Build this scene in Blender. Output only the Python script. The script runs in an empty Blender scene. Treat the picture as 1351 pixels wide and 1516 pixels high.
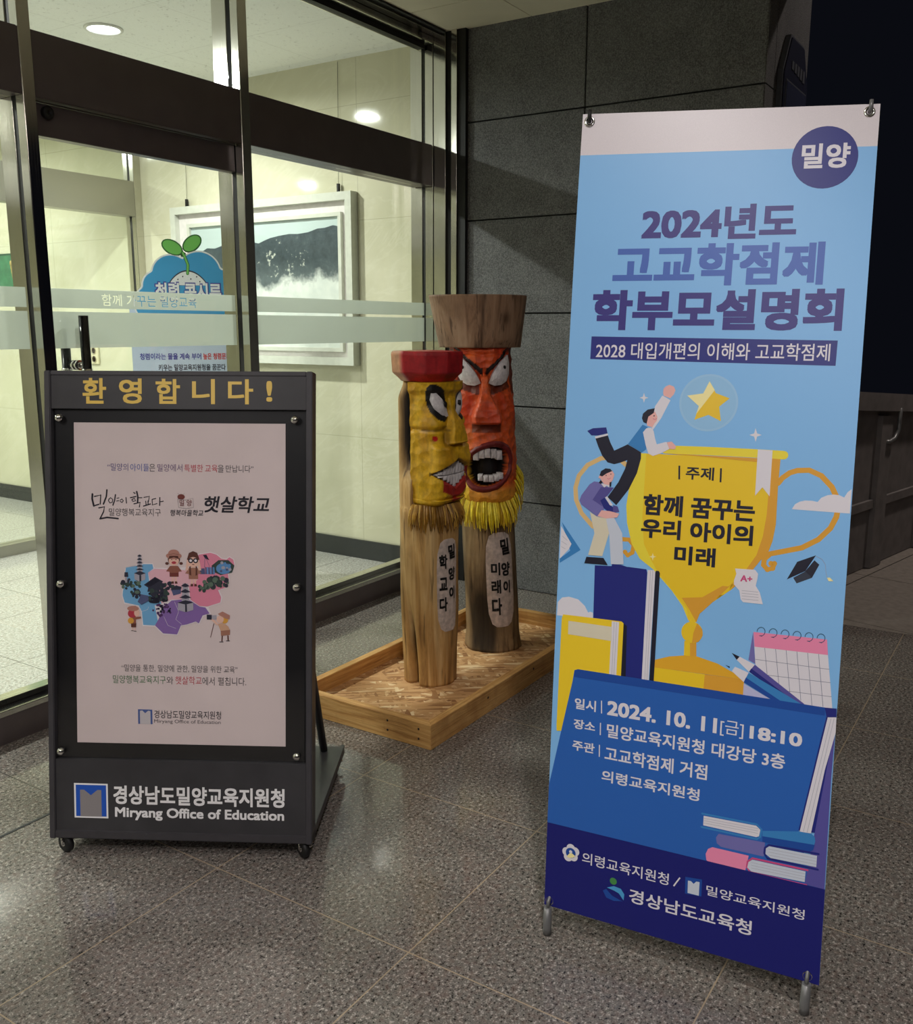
import bpy, bmesh, math, random
from math import sin, cos, pi, radians, hypot
from mathutils import Vector, Matrix, noise
S = bpy.context.scene
COL = S.collection
R = random.Random(11)

# ------------------------------------------------------------------ camera, world, exposure
cam_d = bpy.data.cameras.new('camera')
cam = bpy.data.objects.new('camera', cam_d)
COL.objects.link(cam)
cam_d.sensor_fit = 'HORIZONTAL'
cam_d.sensor_width = 36.0
cam_d.lens = 36.0 * 1377.07 / 1351.0
cam_d.clip_start = 0.02
YAW, PITCH, ROLL = 0.998254, 0.196212, 0.002628
fwd = Vector((sin(YAW) * cos(PITCH), cos(YAW) * cos(PITCH), -sin(PITCH)))
rgt = Vector((cos(YAW), -sin(YAW), 0.0))
upv = rgt.cross(fwd)
r2 = rgt * cos(ROLL) + upv * sin(ROLL)
u2 = upv * cos(ROLL) - rgt * sin(ROLL)
m3 = Matrix((r2, u2, -fwd)).transposed()
cam.matrix_world = Matrix.Translation((0, 0, 1.385)) @ m3.to_4x4()
S.camera = cam
S.view_settings.view_transform = 'Standard'
S.view_settings.look = 'None'
S.view_settings.gamma = 1.0
S.view_settings.use_curve_mapping = False
S.view_settings.exposure = 0.0
w = bpy.data.worlds.new('night'); S.world = w; w.use_nodes = True
w.node_tree.nodes['Background'].inputs[0].default_value = (0.30, 0.34, 0.55, 1)
w.node_tree.nodes['Background'].inputs[1].default_value = 0.010

def area_light(name, loc, power, color, size=0.12, spread=160, aim=(0, 0, -1), shape='DISK', size_y=None):
    d = bpy.data.lights.new(name, 'AREA'); d.shape = shape; d.size = size
    if size_y: d.size_y = size_y
    d.energy = power; d.color = color; d.spread = radians(spread)
    o = bpy.data.objects.new(name, d); COL.objects.link(o); o.location = loc
    o.rotation_euler = Vector(aim).to_track_quat('-Z', 'Y').to_euler()
    return o
INDOOR = (0.98, 1.0, 0.95)
CANOPY = (1.0, 0.95, 0.94)
VEST_LIGHTS = [(3.269, 4.213), (1.55, 4.213), (-0.15, 4.213)]
LOBBY_LIGHTS = [(3.2, 6.6), (1.2, 6.6), (3.2, 8.3), (0.2, 8.3)]
CANOPY_LIGHTS = [(-0.55, -0.65), (-1.25, 1.55), (-3.2, 0.55), (0.75, 0.15)]
for x, y in VEST_LIGHTS: area_light('downlight_lamp', (x, y, 2.805), 47, INDOOR, 0.13, 170)
for x, y in LOBBY_LIGHTS: area_light('lobby_lamp', (x, y, 2.79), 43, INDOOR, 0.16, 170)
for (x, y), p in zip(CANOPY_LIGHTS, (31, 29, 35, 20)): area_light('canopy_lamp', (x, y, 2.80), p, CANOPY, 0.14, 170)

area_light('paving_fill', (6.6, -0.4, 5.0), 30, (1.0, 0.88, 0.8), 0.3, 120, (0, .1, -1))  # unseen fill light added to brighten the dark paving and parapet

# ------------------------------------------------------------------ materials
def s2l(c): return c / 12.92 if c <= 0.04045 else ((c + 0.055) / 1.055) ** 2.4
def rgb(r, g, b): return (s2l(r / 255), s2l(g / 255), s2l(b / 255), 1.0)
MATS = {}
class NT:
    def __init__(s, name):
        s.m = bpy.data.materials.new(name); s.m.use_nodes = True
        s.t = s.m.node_tree; s.n = s.t.nodes; s.b = s.n['Principled BSDF']; s.out = s.n['Material Output']
        MATS[name] = s.m
    def add(s, typ, **kw):
        n = s.n.new(typ)
        for k, v in kw.items():
            if k.startswith('i_'):
                key = k[2:]; key = int(key) if key.isdigit() else key.replace('_', ' ')
                if hasattr(v, 'is_output'): s.t.links.new(v, n.inputs[key])
                else: n.inputs[key].default_value = v
            else: setattr(n, k, v)
        return n
    def link(s, a, b): s.t.links.new(a, b)
    def math(s, op, a, b=None, clamp=False):
        n = s.add('ShaderNodeMath', operation=op); n.use_clamp = clamp
        for i, v in enumerate((a, b)):
            if v is None: continue
            if hasattr(v, 'is_output'): s.link(v, n.inputs[i])
            else: n.inputs[i].default_value = v
        return n.outputs[0]
    def ramp(s, fac, stops, interp='LINEAR'):
        n = s.add('ShaderNodeValToRGB'); s.link(fac, n.inputs[0]); cr = n.color_ramp; cr.interpolation = interp
        while len(cr.elements) < len(stops): cr.elements.new(0.5)
        for e, (p, c) in zip(cr.elements, stops): e.position = p; e.color = c if len(c) == 4 else (*c, 1)
        return n.outputs[0]
    def mix(s, fac, a, b, blend='MIX'):
        n = s.add('ShaderNodeMix', data_type='RGBA', blend_type=blend)
        for sock, v in ((n.inputs[0], fac), (n.inputs[6], a), (n.inputs[7], b)):
            if hasattr(v, 'is_output'): s.link(v, sock)
            else: sock.default_value = v
        return n.outputs[2]
    def coord(s, kind='Object', scale=None, rot=None):
        c = s.add('ShaderNodeTexCoord').outputs[kind]
        if scale or rot:
            if rot:
                mp = s.add('ShaderNodeMapping'); s.link(c, mp.inputs[0]); mp.inputs['Rotation'].default_value = rot; c = mp.outputs[0]
            if scale:
                mp = s.add('ShaderNodeMapping'); s.link(c, mp.inputs[0]); mp.inputs['Scale'].default_value = scale; c = mp.outputs[0]
        return c
    def noise(s, vec, scale, detail=2, rough=0.5, dist=0.0):
        n = s.add('ShaderNodeTexNoise', i_Scale=scale, i_Detail=detail, i_Roughness=rough, i_Distortion=dist); s.link(vec, n.inputs['Vector'])
        return n.outputs[0]
    def bump(s, h, strength=0.3, dist=0.002):
        n = s.add('ShaderNodeBump', i_Strength=strength, i_Distance=dist, i_Height=h); s.link(n.outputs[0], s.b.inputs['Normal'])
    def set(s, **kw):
        for k, v in kw.items():
            k = k.replace('_', ' ')
            if hasattr(v, 'is_output'): s.link(v, s.b.inputs[k])
            else: s.b.inputs[k].default_value = v
        return s.m

def plain(name, col, rough=0.5, metal=0.0, spec=0.5, var=0.06, vs=40, bump=0.0, **kw):
    t = NT(name); c = t.coord(); n = t.noise(c, vs, 3)
    lo = tuple(x * (1 - var) for x in col[:3]) + (1,); hi = tuple(min(1, x * (1 + var)) for x in col[:3]) + (1,)
    t.set(Base_Color=t.ramp(n, [(0.3, lo), (0.7, hi)]), Roughness=rough, Metallic=metal, Specular_IOR_Level=spec, **kw)
    if bump: t.bump(n, bump, 0.003)
    return t.m
def flat(name, col, rough=0.45, spec=0.5):
    t = NT(name); return t.set(Base_Color=col, Roughness=rough, Specular_IOR_Level=spec)

def tile_lines(t, xy, x0, y0, px, py, half):
    sx = t.add('ShaderNodeSeparateXYZ'); t.link(xy, sx.inputs[0]); outs = []
    for o, o0, p in ((sx.outputs[0], x0, px), (sx.outputs[1], y0, py)):
        f = t.math('FRACT', t.math('DIVIDE', t.math('SUBTRACT', o, o0 - p * 200), p))
        d = t.math('MULTIPLY', t.math('MINIMUM', f, t.math('SUBTRACT', 1.0, f)), p)
        outs.append(t.math('LESS_THAN', d, half))
    return t.math('MAXIMUM', outs[0], outs[1]), sx

def granite(name, dark, mid, light, rough, joint, tint=(1, 1, 1)):
    t = NT(name); c = t.coord()
    n1 = t.noise(c, 105, 3, 0.62); n2 = t.noise(c, 260, 2, 0.6); n4 = t.noise(c, 60, 2)
    f = t.math('ADD', t.math('MULTIPLY', n1, 0.6), t.math('MULTIPLY', n2, 0.4))
    base = t.ramp(f, [(0.40, dark), (0.465, mid), (0.54, mid), (0.61, light)])
    base = t.mix(t.math('MULTIPLY', t.ramp(n4, [(0.45, (0, 0, 0)), (0.7, (1, 1, 1))]), 0.4), base, rgb(120, 100, 92))
    ln, sx = tile_lines(t, c, 1.511, 1.10, 0.6125, 0.6125, 0.0017)
    far = t.math('GREATER_THAN', sx.outputs[1], 2.15)
    jc = t.mix(far, joint, rgb(70, 68, 64))
    t.set(Base_Color=t.mix(ln, base, jc), Roughness=t.ramp(n1, [(0.3, (rough, rough, rough)), (0.7, (rough * 1.5,) * 3)]), Specular_IOR_Level=0.5)
    return t.m
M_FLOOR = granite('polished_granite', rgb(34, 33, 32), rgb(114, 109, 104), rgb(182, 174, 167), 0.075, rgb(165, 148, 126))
M_FLOOR_LIT = granite('polished_granite_lit_tone', rgb(118, 118, 114), rgb(176, 175, 169), rgb(212, 210, 203), 0.12, rgb(120, 118, 110))  # same granite as outside, indoor brightness put into the paler colours
def wall_granite():
    t = NT('flamed_granite'); c = t.coord(); n1 = t.noise(c, 190, 3, 0.7); n2 = t.noise(c, 7, 4, 0.6)
    base = t.ramp(n1, [(0.36, rgb(62, 62, 62)), (0.5, rgb(104, 104, 105)), (0.66, rgb(146, 146, 146))])
    base = t.mix(0.3, base, t.ramp(n2, [(0.35, rgb(75, 75, 76)), (0.65, rgb(120, 120, 120))]))
    t.set(Base_Color=base, Roughness=0.75); t.bump(n1, 0.5, 0.003); return t.m
M_WALLG = wall_granite()
def marble():
    t = NT('cream_marble'); c = t.coord(); d = t.noise(c, 1.7, 5, 0.6, 0.6)
    cm = t.coord(scale=(1, 0.8, 2.2), rot=(0.5, 0, 0)); v = t.noise(cm, 1.6, 6, 0.65, 2.0)
    vein = t.ramp(v, [(0.47, (0, 0, 0)), (0.5, (1, 1, 1)), (0.53, (0, 0, 0))])
    base = t.ramp(d, [(0.3, rgb(198, 195, 168)), (0.7, rgb(216, 212, 188))])
    base = t.mix(t.math('MULTIPLY', vein, 0.16), base, rgb(240, 238, 222))
    sx = t.add('ShaderNodeSeparateXYZ'); t.link(c, sx.inputs[0])
    def line(o, o0, p, h):
        f = t.math('FRACT', t.math('DIVIDE', t.math('SUBTRACT', o, o0 - p * 50), p))
        return t.math('LESS_THAN', t.math('MULTIPLY', t.math('MINIMUM', f, t.math('SUBTRACT', 1.0, f)), p), h)
    j = t.math('MAXIMUM', line(sx.outputs[1], 3.461, 0.95, 0.0016), line(sx.outputs[2], 0.12, 0.62, 0.0012))
    base = t.mix(t.math('MULTIPLY', j, 0.45), base, rgb(120, 112, 90))
    w_ = t.noise(c, 5.0, 2); t.set(Base_Color=base, Roughness=0.07, Specular_IOR_Level=0.42); t.bump(w_, 0.12, 0.004); return t.m
M_MARBLE = marble()
def acoustic():
    t = NT('mineral_fibre_ceiling'); c = t.coord(scale=(1, 1, 1)); n = t.noise(c, 55, 3, 0.7)
    pits = t.ramp(n, [(0.62, (0, 0, 0)), (0.66, (1, 1, 1))])
    base = t.mix(t.math('MULTIPLY', pits, 0.5), rgb(248, 249, 245), rgb(165, 165, 156))
    ln, _ = tile_lines(t, c, 0.15, 0.1, 0.6, 0.6, 0.0015)
    t.set(Base_Color=t.mix(t.math('MULTIPLY', ln, 0.5), base, rgb(190, 190, 180)), Roughness=0.95); t.bump(n, 0.4, 0.004); return t.m
M_ACOU = acoustic()
M_CANOPY = plain('canopy_panel', rgb(238, 230, 206), 0.6, vs=3, var=0.05)
M_PAINTW = plain('cream_paint', rgb(222, 218, 196), 0.6, vs=5)
def metal(name, col, rough, aniso=0.0):
    t = NT(name); c = t.coord(scale=(60, 60, 1.2)); n = t.noise(c, 6, 3)
    t.set(Base_Color=col, Metallic=1.0, Roughness=t.ramp(n, [(0.3, (rough * 0.8,) * 3), (0.7, (rough * 1.25,) * 3)])); return t.m
M_STEEL = metal('stainless_steel', rgb(206, 204, 196), 0.13)
M_STEEL_S = metal('satin_steel', rgb(170, 168, 160), 0.36)
M_CHROME = metal('chrome', rgb(215, 213, 210), 0.12)
M_BRONZE = plain('dark_bronze', rgb(104, 95, 95), 0.34, 0.3, vs=12)
M_GASKET = plain('black_gasket', rgb(16, 15, 15), 0.6)
M_BLACKP = plain('black_gloss', rgb(20, 19, 20), 0.16)
M_BASEB = plain('dark_stone_skirting', rgb(48, 50, 50), 0.25, vs=60)
def glass(name, tint):
    t = NT(name); lw = t.add('ShaderNodeLayerWeight', i_Blend=0.5).outputs['Facing']
    f = t.math('ADD', t.math('MULTIPLY', t.math('POWER', lw, 5.0), 0.9), 0.035)
    tr = t.add('ShaderNodeBsdfTransparent', i_Color=tint); gl = t.add('ShaderNodeBsdfGlossy', i_Color=(1, 1, 1, 1), i_Roughness=0.0)
    mx = t.add('ShaderNodeMixShader'); t.link(f, mx.inputs[0]); t.link(tr.outputs[0], mx.inputs[1]); t.link(gl.outputs[0], mx.inputs[2])
    t.link(mx.outputs[0], t.out.inputs[0]); return t.m
M_GLASS = glass('clear_glass', (0.955, 0.975, 0.955, 1))
M_ACRYL = glass('clear_acrylic', (0.99, 0.99, 0.99, 1))
def frost(name='frosted_film', tr=0.16, col=(0.60, 0.63, 0.58, 1)):
    t = NT(name); a = t.add('ShaderNodeBsdfTranslucent', i_Color=col); d = t.add('ShaderNodeBsdfDiffuse', i_Color=(0.62, 0.65, 0.62, 1)); p = t.add('ShaderNodeBsdfTransparent')
    m1 = t.add('ShaderNodeMixShader', i_0=0.28); t.link(a.outputs[0], m1.inputs[1]); t.link(d.outputs[0], m1.inputs[2])
    m2 = t.add('ShaderNodeMixShader', i_0=tr); t.link(m1.outputs[0], m2.inputs[1]); t.link(p.outputs[0], m2.inputs[2])
    t.link(m2.outputs[0], t.out.inputs[0]); return t.m
M_FROST = frost()
def emis(name, col, st):
    t = NT(name); t.set(Base_Color=(0.8, 0.8, 0.8, 1), Emission_Color=col, Emission_Strength=st); return t.m
M_LENS = emis('lamp_lens', (0.95, 0.97, 1.0, 1), 9.0)
M_LENS_WARM = emis('canopy_lens', (1.0, 0.92, 0.85, 1), 7.0)
def wood(name, c0, c1, c2, sc=(26, 26, 2.0), stain_shade=None):
    t = NT(name); v = t.coord(scale=sc); n = t.noise(v, 1.0, 5, 0.65, 0.8); v2 = t.coord(scale=(1, 1, .5)); n2 = t.noise(v2, 7, 4, 0.6)
    base = t.ramp(n, [(0.28, c0), (0.48, c1), (0.7, c2)])
    base = t.mix(t.math('MULTIPLY', t.ramp(n2, [(0.5, (0, 0, 0)), (0.68, (1, 1, 1))]), 0.55), base, c0)
    nk = t.noise(t.coord(scale=tuple(x * 2.4 for x in sc)), 1.0, 3); streak = t.ramp(nk, [(0.60, (0, 0, 0)), (0.68, (1, 1, 1))])
    base = t.mix(t.math('MULTIPLY', streak, 0.6 if stain_shade else 0.2), base, tuple(x * 0.35 for x in c0[:3]) + (1,))
    at = t.add('ShaderNodeAttribute', attribute_name='Col'); base = t.mix(at.outputs['Alpha'], base, at.outputs['Color']) if stain_shade else base
    t.set(Base_Color=base, Roughness=0.62, Specular_IOR_Level=0.35); t.bump(n, 0.5, 0.006); return t.m
M_LOG_A = wood('pale_peeled_log', rgb(106, 70, 36), rgb(196, 152, 92), rgb(228, 194, 138), sc=(22, 22, 1.6), stain_shade=True)
M_LOG_B = wood('weathered_log', rgb(70, 56, 42), rgb(152, 124, 90), rgb(192, 164, 122), sc=(22, 22, 1.8), stain_shade=True)
M_HATW = wood('log_hat_wood', rgb(92, 68, 50), rgb(150, 118, 92), rgb(168, 138, 112), stain_shade=True)
M_PINE = wood('pine_board', rgb(160, 108, 56), rgb(206, 156, 92), rgb(222, 178, 116), sc=(3, 60, 60))
M_PINE_Y = wood('pine_board_crosswise', rgb(160, 108, 56), rgb(206, 156, 92), rgb(222, 178, 116), sc=(60, 3, 60))
def osb():
    t = NT('oriented_strand_board'); base = None
    for k, (rz, sc) in enumerate(((0.35, (13, 62, 1)), (1.45, (11, 54, 1)), (2.35, (14, 66, 1)), (0.95, (12, 80, 1)))):
        v = t.coord(scale=sc, rot=(0, 0, rz)); vo = t.add('ShaderNodeTexVoronoi', feature='F1', i_Scale=1.0, i_Randomness=1.0); t.link(v, vo.inputs['Vector'])
        sp = t.add('ShaderNodeSeparateColor'); t.link(vo.outputs['Color'], sp.inputs[0])
        c = t.ramp(sp.outputs[0], [(0.0, rgb(146, 98, 56)), (0.3, rgb(190, 142, 92)), (0.8, rgb(206, 160, 110)), (1.0, rgb(236, 208, 164))])
        if base is None: base = c
        else: base = t.mix(t.math('GREATER_THAN', sp.outputs[1], 0.52), base, c)
    t.set(Base_Color=base, Roughness=0.7); return t.m
M_OSB = osb()
def vpaint(name, rough=0.5):
    t = NT(name); at = t.add('ShaderNodeAttribute', attribute_name='Col'); n = t.noise(t.coord(), 45, 4, 0.65); n2 = t.noise(t.coord(scale=(40, 40, 6)), 1.5, 3)
    k = t.ramp(n, [(0.3, (0.72,) * 3), (0.7, (1.16,) * 3)]); base = t.mix(1.0, at.outputs['Color'], k, 'MULTIPLY')
    base = t.mix(1.0, base, t.ramp(n2, [(0.3, (0.85,) * 3), (0.6, (1.05,) * 3)]), 'MULTIPLY')
    t.set(Base_Color=base, Roughness=rough, Specular_IOR_Level=0.4); t.bump(n2, 0.25, 0.003); return t.m
M_VPAINT = vpaint('brushed_paint')
M_SIGNBODY = plain('charcoal_powder_coat', rgb(62, 60, 64), 0.42, vs=25, var=0.1)
M_SIGNPLATE = plain('charcoal_plate', rgb(58, 57, 60), 0.36, vs=16, var=0.12)
M_SIGNBLACK = plain('black_back_panel', rgb(22, 22, 24), 0.35)
M_RUBBER = plain('black_rubber', rgb(18, 18, 19), 0.55)
M_GREYROD = plain('grey_rod', rgb(120, 120, 120), 0.35, 0.3)
M_PAPER = plain('poster_paper', rgb(226, 210, 210), 0.5, vs=9, var=0.025)
M_FABRIC = plain('banner_vinyl', rgb(222, 214, 218), 0.36, vs=500, var=0.03)

PAL = dict(white=rgb(226, 222, 230), white2=rgb(205, 212, 226), cream=rgb(222, 214, 190), sky=rgb(132, 190, 242), navy=rgb(30, 38, 126), navy2=rgb(52, 44, 128), navy3=rgb(20, 24, 112), royal=rgb(66, 102, 186),
    royal2=rgb(24, 74, 160), cover=rgb(38, 98, 184), sea=rgb(56, 132, 198), ink=rgb(24, 24, 44), ink2=rgb(34, 36, 52), slate=rgb(52, 58, 74), bub1=rgb(156, 200, 236), bub2=rgb(148, 196, 234), star=rgb(240, 200, 50), starl=rgb(250, 238, 170),
    tan=rgb(226, 190, 128), ochre=rgb(224, 162, 50), gold=rgb(240, 202, 36), gold2=rgb(244, 208, 40), lime=rgb(240, 220, 60), amber=rgb(230, 172, 40), skin=rgb(238, 182, 176), violet=rgb(116, 112, 178), violet2=rgb(84, 78, 150), violet3=rgb(88, 82, 160),
    pink=rgb(240, 140, 178), rose=rgb(206, 76, 130), teal=rgb(30, 74, 110), lilac=rgb(190, 190, 226), grey=rgb(170, 172, 186), grey2=rgb(120, 124, 150), green=rgb(70, 140, 70), aqua=rgb(76, 160, 214),
    pv=rgb(96, 84, 140), pv2=rgb(104, 72, 120), pb=rgb(74, 92, 168), pg=rgb(72, 66, 70), pr=rgb(190, 60, 78), pk=rgb(30, 26, 38), pmar=rgb(120, 56, 50), pw=rgb(240, 232, 236), mblue=rgb(118, 178, 222), mpale=rgb(236, 186, 198), mpink=rgb(232, 142, 168), mpur=rgb(140, 108, 176),
    pgry=rgb(176, 172, 184), pdk=rgb(48, 48, 66), pdg=rgb(56, 74, 68), pgr2=rgb(98, 120, 104), pslt=rgb(84, 92, 132), pcer=rgb(96, 150, 206), pplum=rgb(84, 50, 100), psk=rgb(240, 196, 178), pbr=rgb(96, 54, 44), phat=rgb(186, 132, 118), pcoat=rgb(150, 92, 76), pcoat2=rgb(216, 172, 142), pkhk=rgb(168, 118, 98), pgold=rgb(226, 168, 70), pgn=rgb(70, 118, 74),
    pb2=rgb(72, 96, 160), pgl=rgb(206, 200, 204), goldm=rgb(232, 196, 96), lw=rgb(240, 238, 240), lblue=rgb(30, 84, 186), lgrey=rgb(140, 134, 136), sblue=rgb(70, 160, 214), swhite=rgb(236, 238, 240), sgreen=rgb(120, 196, 96), sgreend=rgb(60, 110, 60), spanel=rgb(200, 214, 234), sviolet=rgb(74, 72, 160), sred=rgb(206, 60, 60), sink=rgb(60, 60, 76))
def ink(key):
    n = 'print_' + key
    if n not in MATS: flat(n, PAL[key], 0.42 if key != 'goldm' else 0.3)
    return MATS[n]

# ------------------------------------------------------------------ mesh helpers
class MB:
    def __init__(s): s.bm = bmesh.new(); s.mats = []
    def mi(s, m):
        if m is None: return 0
        if m not in s.mats: s.mats.append(m)
        return s.mats.index(m)
    def box(s, x0, x1, y0, y1, z0, z1, m=None, bev=0.0):
        x0, x1 = min(x0, x1), max(x0, x1); y0, y1 = min(y0, y1), max(y0, y1); z0, z1 = min(z0, z1), max(z0, z1)
        r = bmesh.ops.create_cube(s.bm, size=1.0); vs = r['verts']
        for v in vs: v.co = Vector(((x0 + x1) / 2 + v.co.x * (x1 - x0), (y0 + y1) / 2 + v.co.y * (y1 - y0), (z0 + z1) / 2 + v.co.z * (z1 - z0)))
        fs = {f for v in vs for f in v.link_faces}; i = s.mi(m)
        for f in fs: f.material_index = i
        if bev > 0:
            es = list({e for v in vs for e in v.link_edges}); rb = bmesh.ops.bevel(s.bm, geom=es, offset=bev, segments=2, affect='EDGES')
            for f in rb['faces']: f.material_index = i
        return s
    def tube(s, pts, rad, m=None, seg=12, caps=True):
        pts = [Vector(p) for p in pts]; rads = rad if isinstance(rad, (list, tuple)) else [rad] * len(pts); rings = []; i = s.mi(m); prev = None
        for k, p in enumerate(pts):
            t = (pts[min(k + 1, len(pts) - 1)] - pts[max(k - 1, 0)]).normalized()
            a = prev if prev else (Vector((0, 0, 1)) if abs(t.z) < 0.9 else Vector((1, 0, 0)))
            a = (a - t * a.dot(t)).normalized(); prev = a; b = t.cross(a)
            rings.append([s.bm.verts.new(p + (a * cos(2 * pi * j / seg) + b * sin(2 * pi * j / seg)) * rads[k]) for j in range(seg)])
        for A, B in zip(rings, rings[1:]):
            for j in range(seg):
                f = s.bm.faces.new((A[j], A[(j + 1) % seg], B[(j + 1) % seg], B[j])); f.material_index = i; f.smooth = True
        if caps:
            for q in (rings[0][::-1], rings[-1]): f = s.bm.faces.new(q); f.material_index = i
        return s
    def lathe(s, prof, axis_o, axis, m=None, seg=24):
        o = Vector(axis_o); t = Vector(axis).normalized(); a = Vector((0, 0, 1)) if abs(t.z) < 0.9 else Vector((1, 0, 0)); a = (a - t * a.dot(t)).normalized(); b = t.cross(a); i = s.mi(m); rings = []
        for r, h in prof: rings.append([s.bm.verts.new(o + t * h + (a * cos(2 * pi * j / seg) + b * sin(2 * pi * j / seg)) * max(r, 1e-5)) for j in range(seg)])
        for A, B in zip(rings, rings[1:]):
            for j in range(seg):
                f = s.bm.faces.new((A[j], A[(j + 1) % seg], B[(j + 1) % seg], B[j])); f.material_index = i; f.smooth = True
        for q in (rings[0][::-1], rings[-1]): f = s.bm.faces.new(q); f.material_index = i
        return s
    def poly(s, pts, m=None):
        f = s.bm.faces.new([s.bm.verts.new(Vector(p)) for p in pts]); f.material_index = s.mi(m); return f
    def prism(s, pts, vec, m=None):
        i = s.mi(m); v = Vector(vec); a = [s.bm.verts.new(Vector(p)) for p in pts]; b = [s.bm.verts.new(Vector(p) + v) for p in pts]; n = len(pts)
        fs = [s.bm.faces.new(a), s.bm.faces.new(b[::-1])] + [s.bm.faces.new((a[j], b[j], b[(j + 1) % n], a[(j + 1) % n])) for j in range(n)]
        for f in fs: f.material_index = i
        bmesh.ops.recalc_face_normals(s.bm, faces=fs); return s
    def xf(s, fn):
        for v in s.bm.verts: v.co = fn(v.co)
        return s
    def build(s, name, mat=None, parent=None, smooth=False):
        me = bpy.data.meshes.new(name); bmesh.ops.recalc_face_normals(s.bm, faces=s.bm.faces) if not getattr(s, 'keepn', False) else None
        s.bm.to_mesh(me); s.bm.free()
        for m in (s.mats or [mat]): me.materials.append(m)
        if smooth:
            for p in me.polygons: p.use_smooth = True
        o = bpy.data.objects.new(name, me); COL.objects.link(o)
        if parent: attach(o, parent)
        return o
def attach(o, parent):
    o.parent = parent; o.matrix_parent_inverse = parent_world(parent).inverted()
def parent_world(p):
    if p.parent is None: return p.matrix_basis.copy()
    return parent_world(p.parent) @ p.matrix_parent_inverse @ p.matrix_basis
def thing(name, label, cat, loc=(0, 0, 0), rz=0.0, group=None):
    o = bpy.data.objects.new(name, None); COL.objects.link(o); o.location = loc; o.rotation_euler = (0, 0, rz); o.empty_display_size = 0.1
    return tag(o, label, cat, group)
def tag(o, label, cat=None, group=None):
    o['label'] = label
    if cat: o['category'] = cat
    if group: o['group'] = group
    return o
def struct(o, label):
    o['kind'] = 'structure'; o['label'] = label; return o
def lab(o, label): o['label'] = label; return o

# ------------------------------------------------------------------ printing on surfaces (lettering and artwork as thin ink layers)
def text_mesh(txt, bold):
    """filled lettering; bold strokes are built by laying shifted copies of the glyphs together"""
    c = bpy.data.curves.new('lettering', 'FONT'); c.body = txt; c.size = 1.0; c.resolution_u = 3; c.fill_mode = 'FRONT'
    o = bpy.data.objects.new('lettering', c); COL.objects.link(o)
    me = bpy.data.meshes.new_from_object(o.evaluated_get(bpy.context.evaluated_depsgraph_get()))
    bpy.data.objects.remove(o); bpy.data.curves.remove(c)
    if bold <= 0: return me
    b = bold; sh = [(0, 0), (b, b), (-b, b), (-b, -b), (b, -b)] + ([(b, 0), (-b, 0), (0, b), (0, -b)] if b > .02 else [])
    vs = [(v.co.x + dx, v.co.y + dy, .000012 * k) for k, (dx, dy) in enumerate(sh) for v in me.vertices]; nv = len(me.vertices)
    fs = [[i + k * nv for i in p.vertices] for k in range(len(sh)) for p in me.polygons]
    bpy.data.meshes.remove(me); m2 = bpy.data.meshes.new('lettering'); m2.from_pydata(vs, [], fs); return m2
def stroke_quads(pts, wd):
    P = [Vector((x, y)) for x, y in pts]; L = []; n = len(P)
    for k, p in enumerate(P):
        a = P[max(k - 1, 0)]; b = P[min(k + 1, n - 1)]; t = (b - a)
        t = t.normalized() if t.length > 1e-6 else Vector((1, 0)); nn = Vector((-t.y, t.x)) * wd / 2; L.append((p + nn, p - nn))
    return [[L[k][0], L[k][1], L[k + 1][1], L[k + 1][0]] for k in range(n - 1)]
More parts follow.
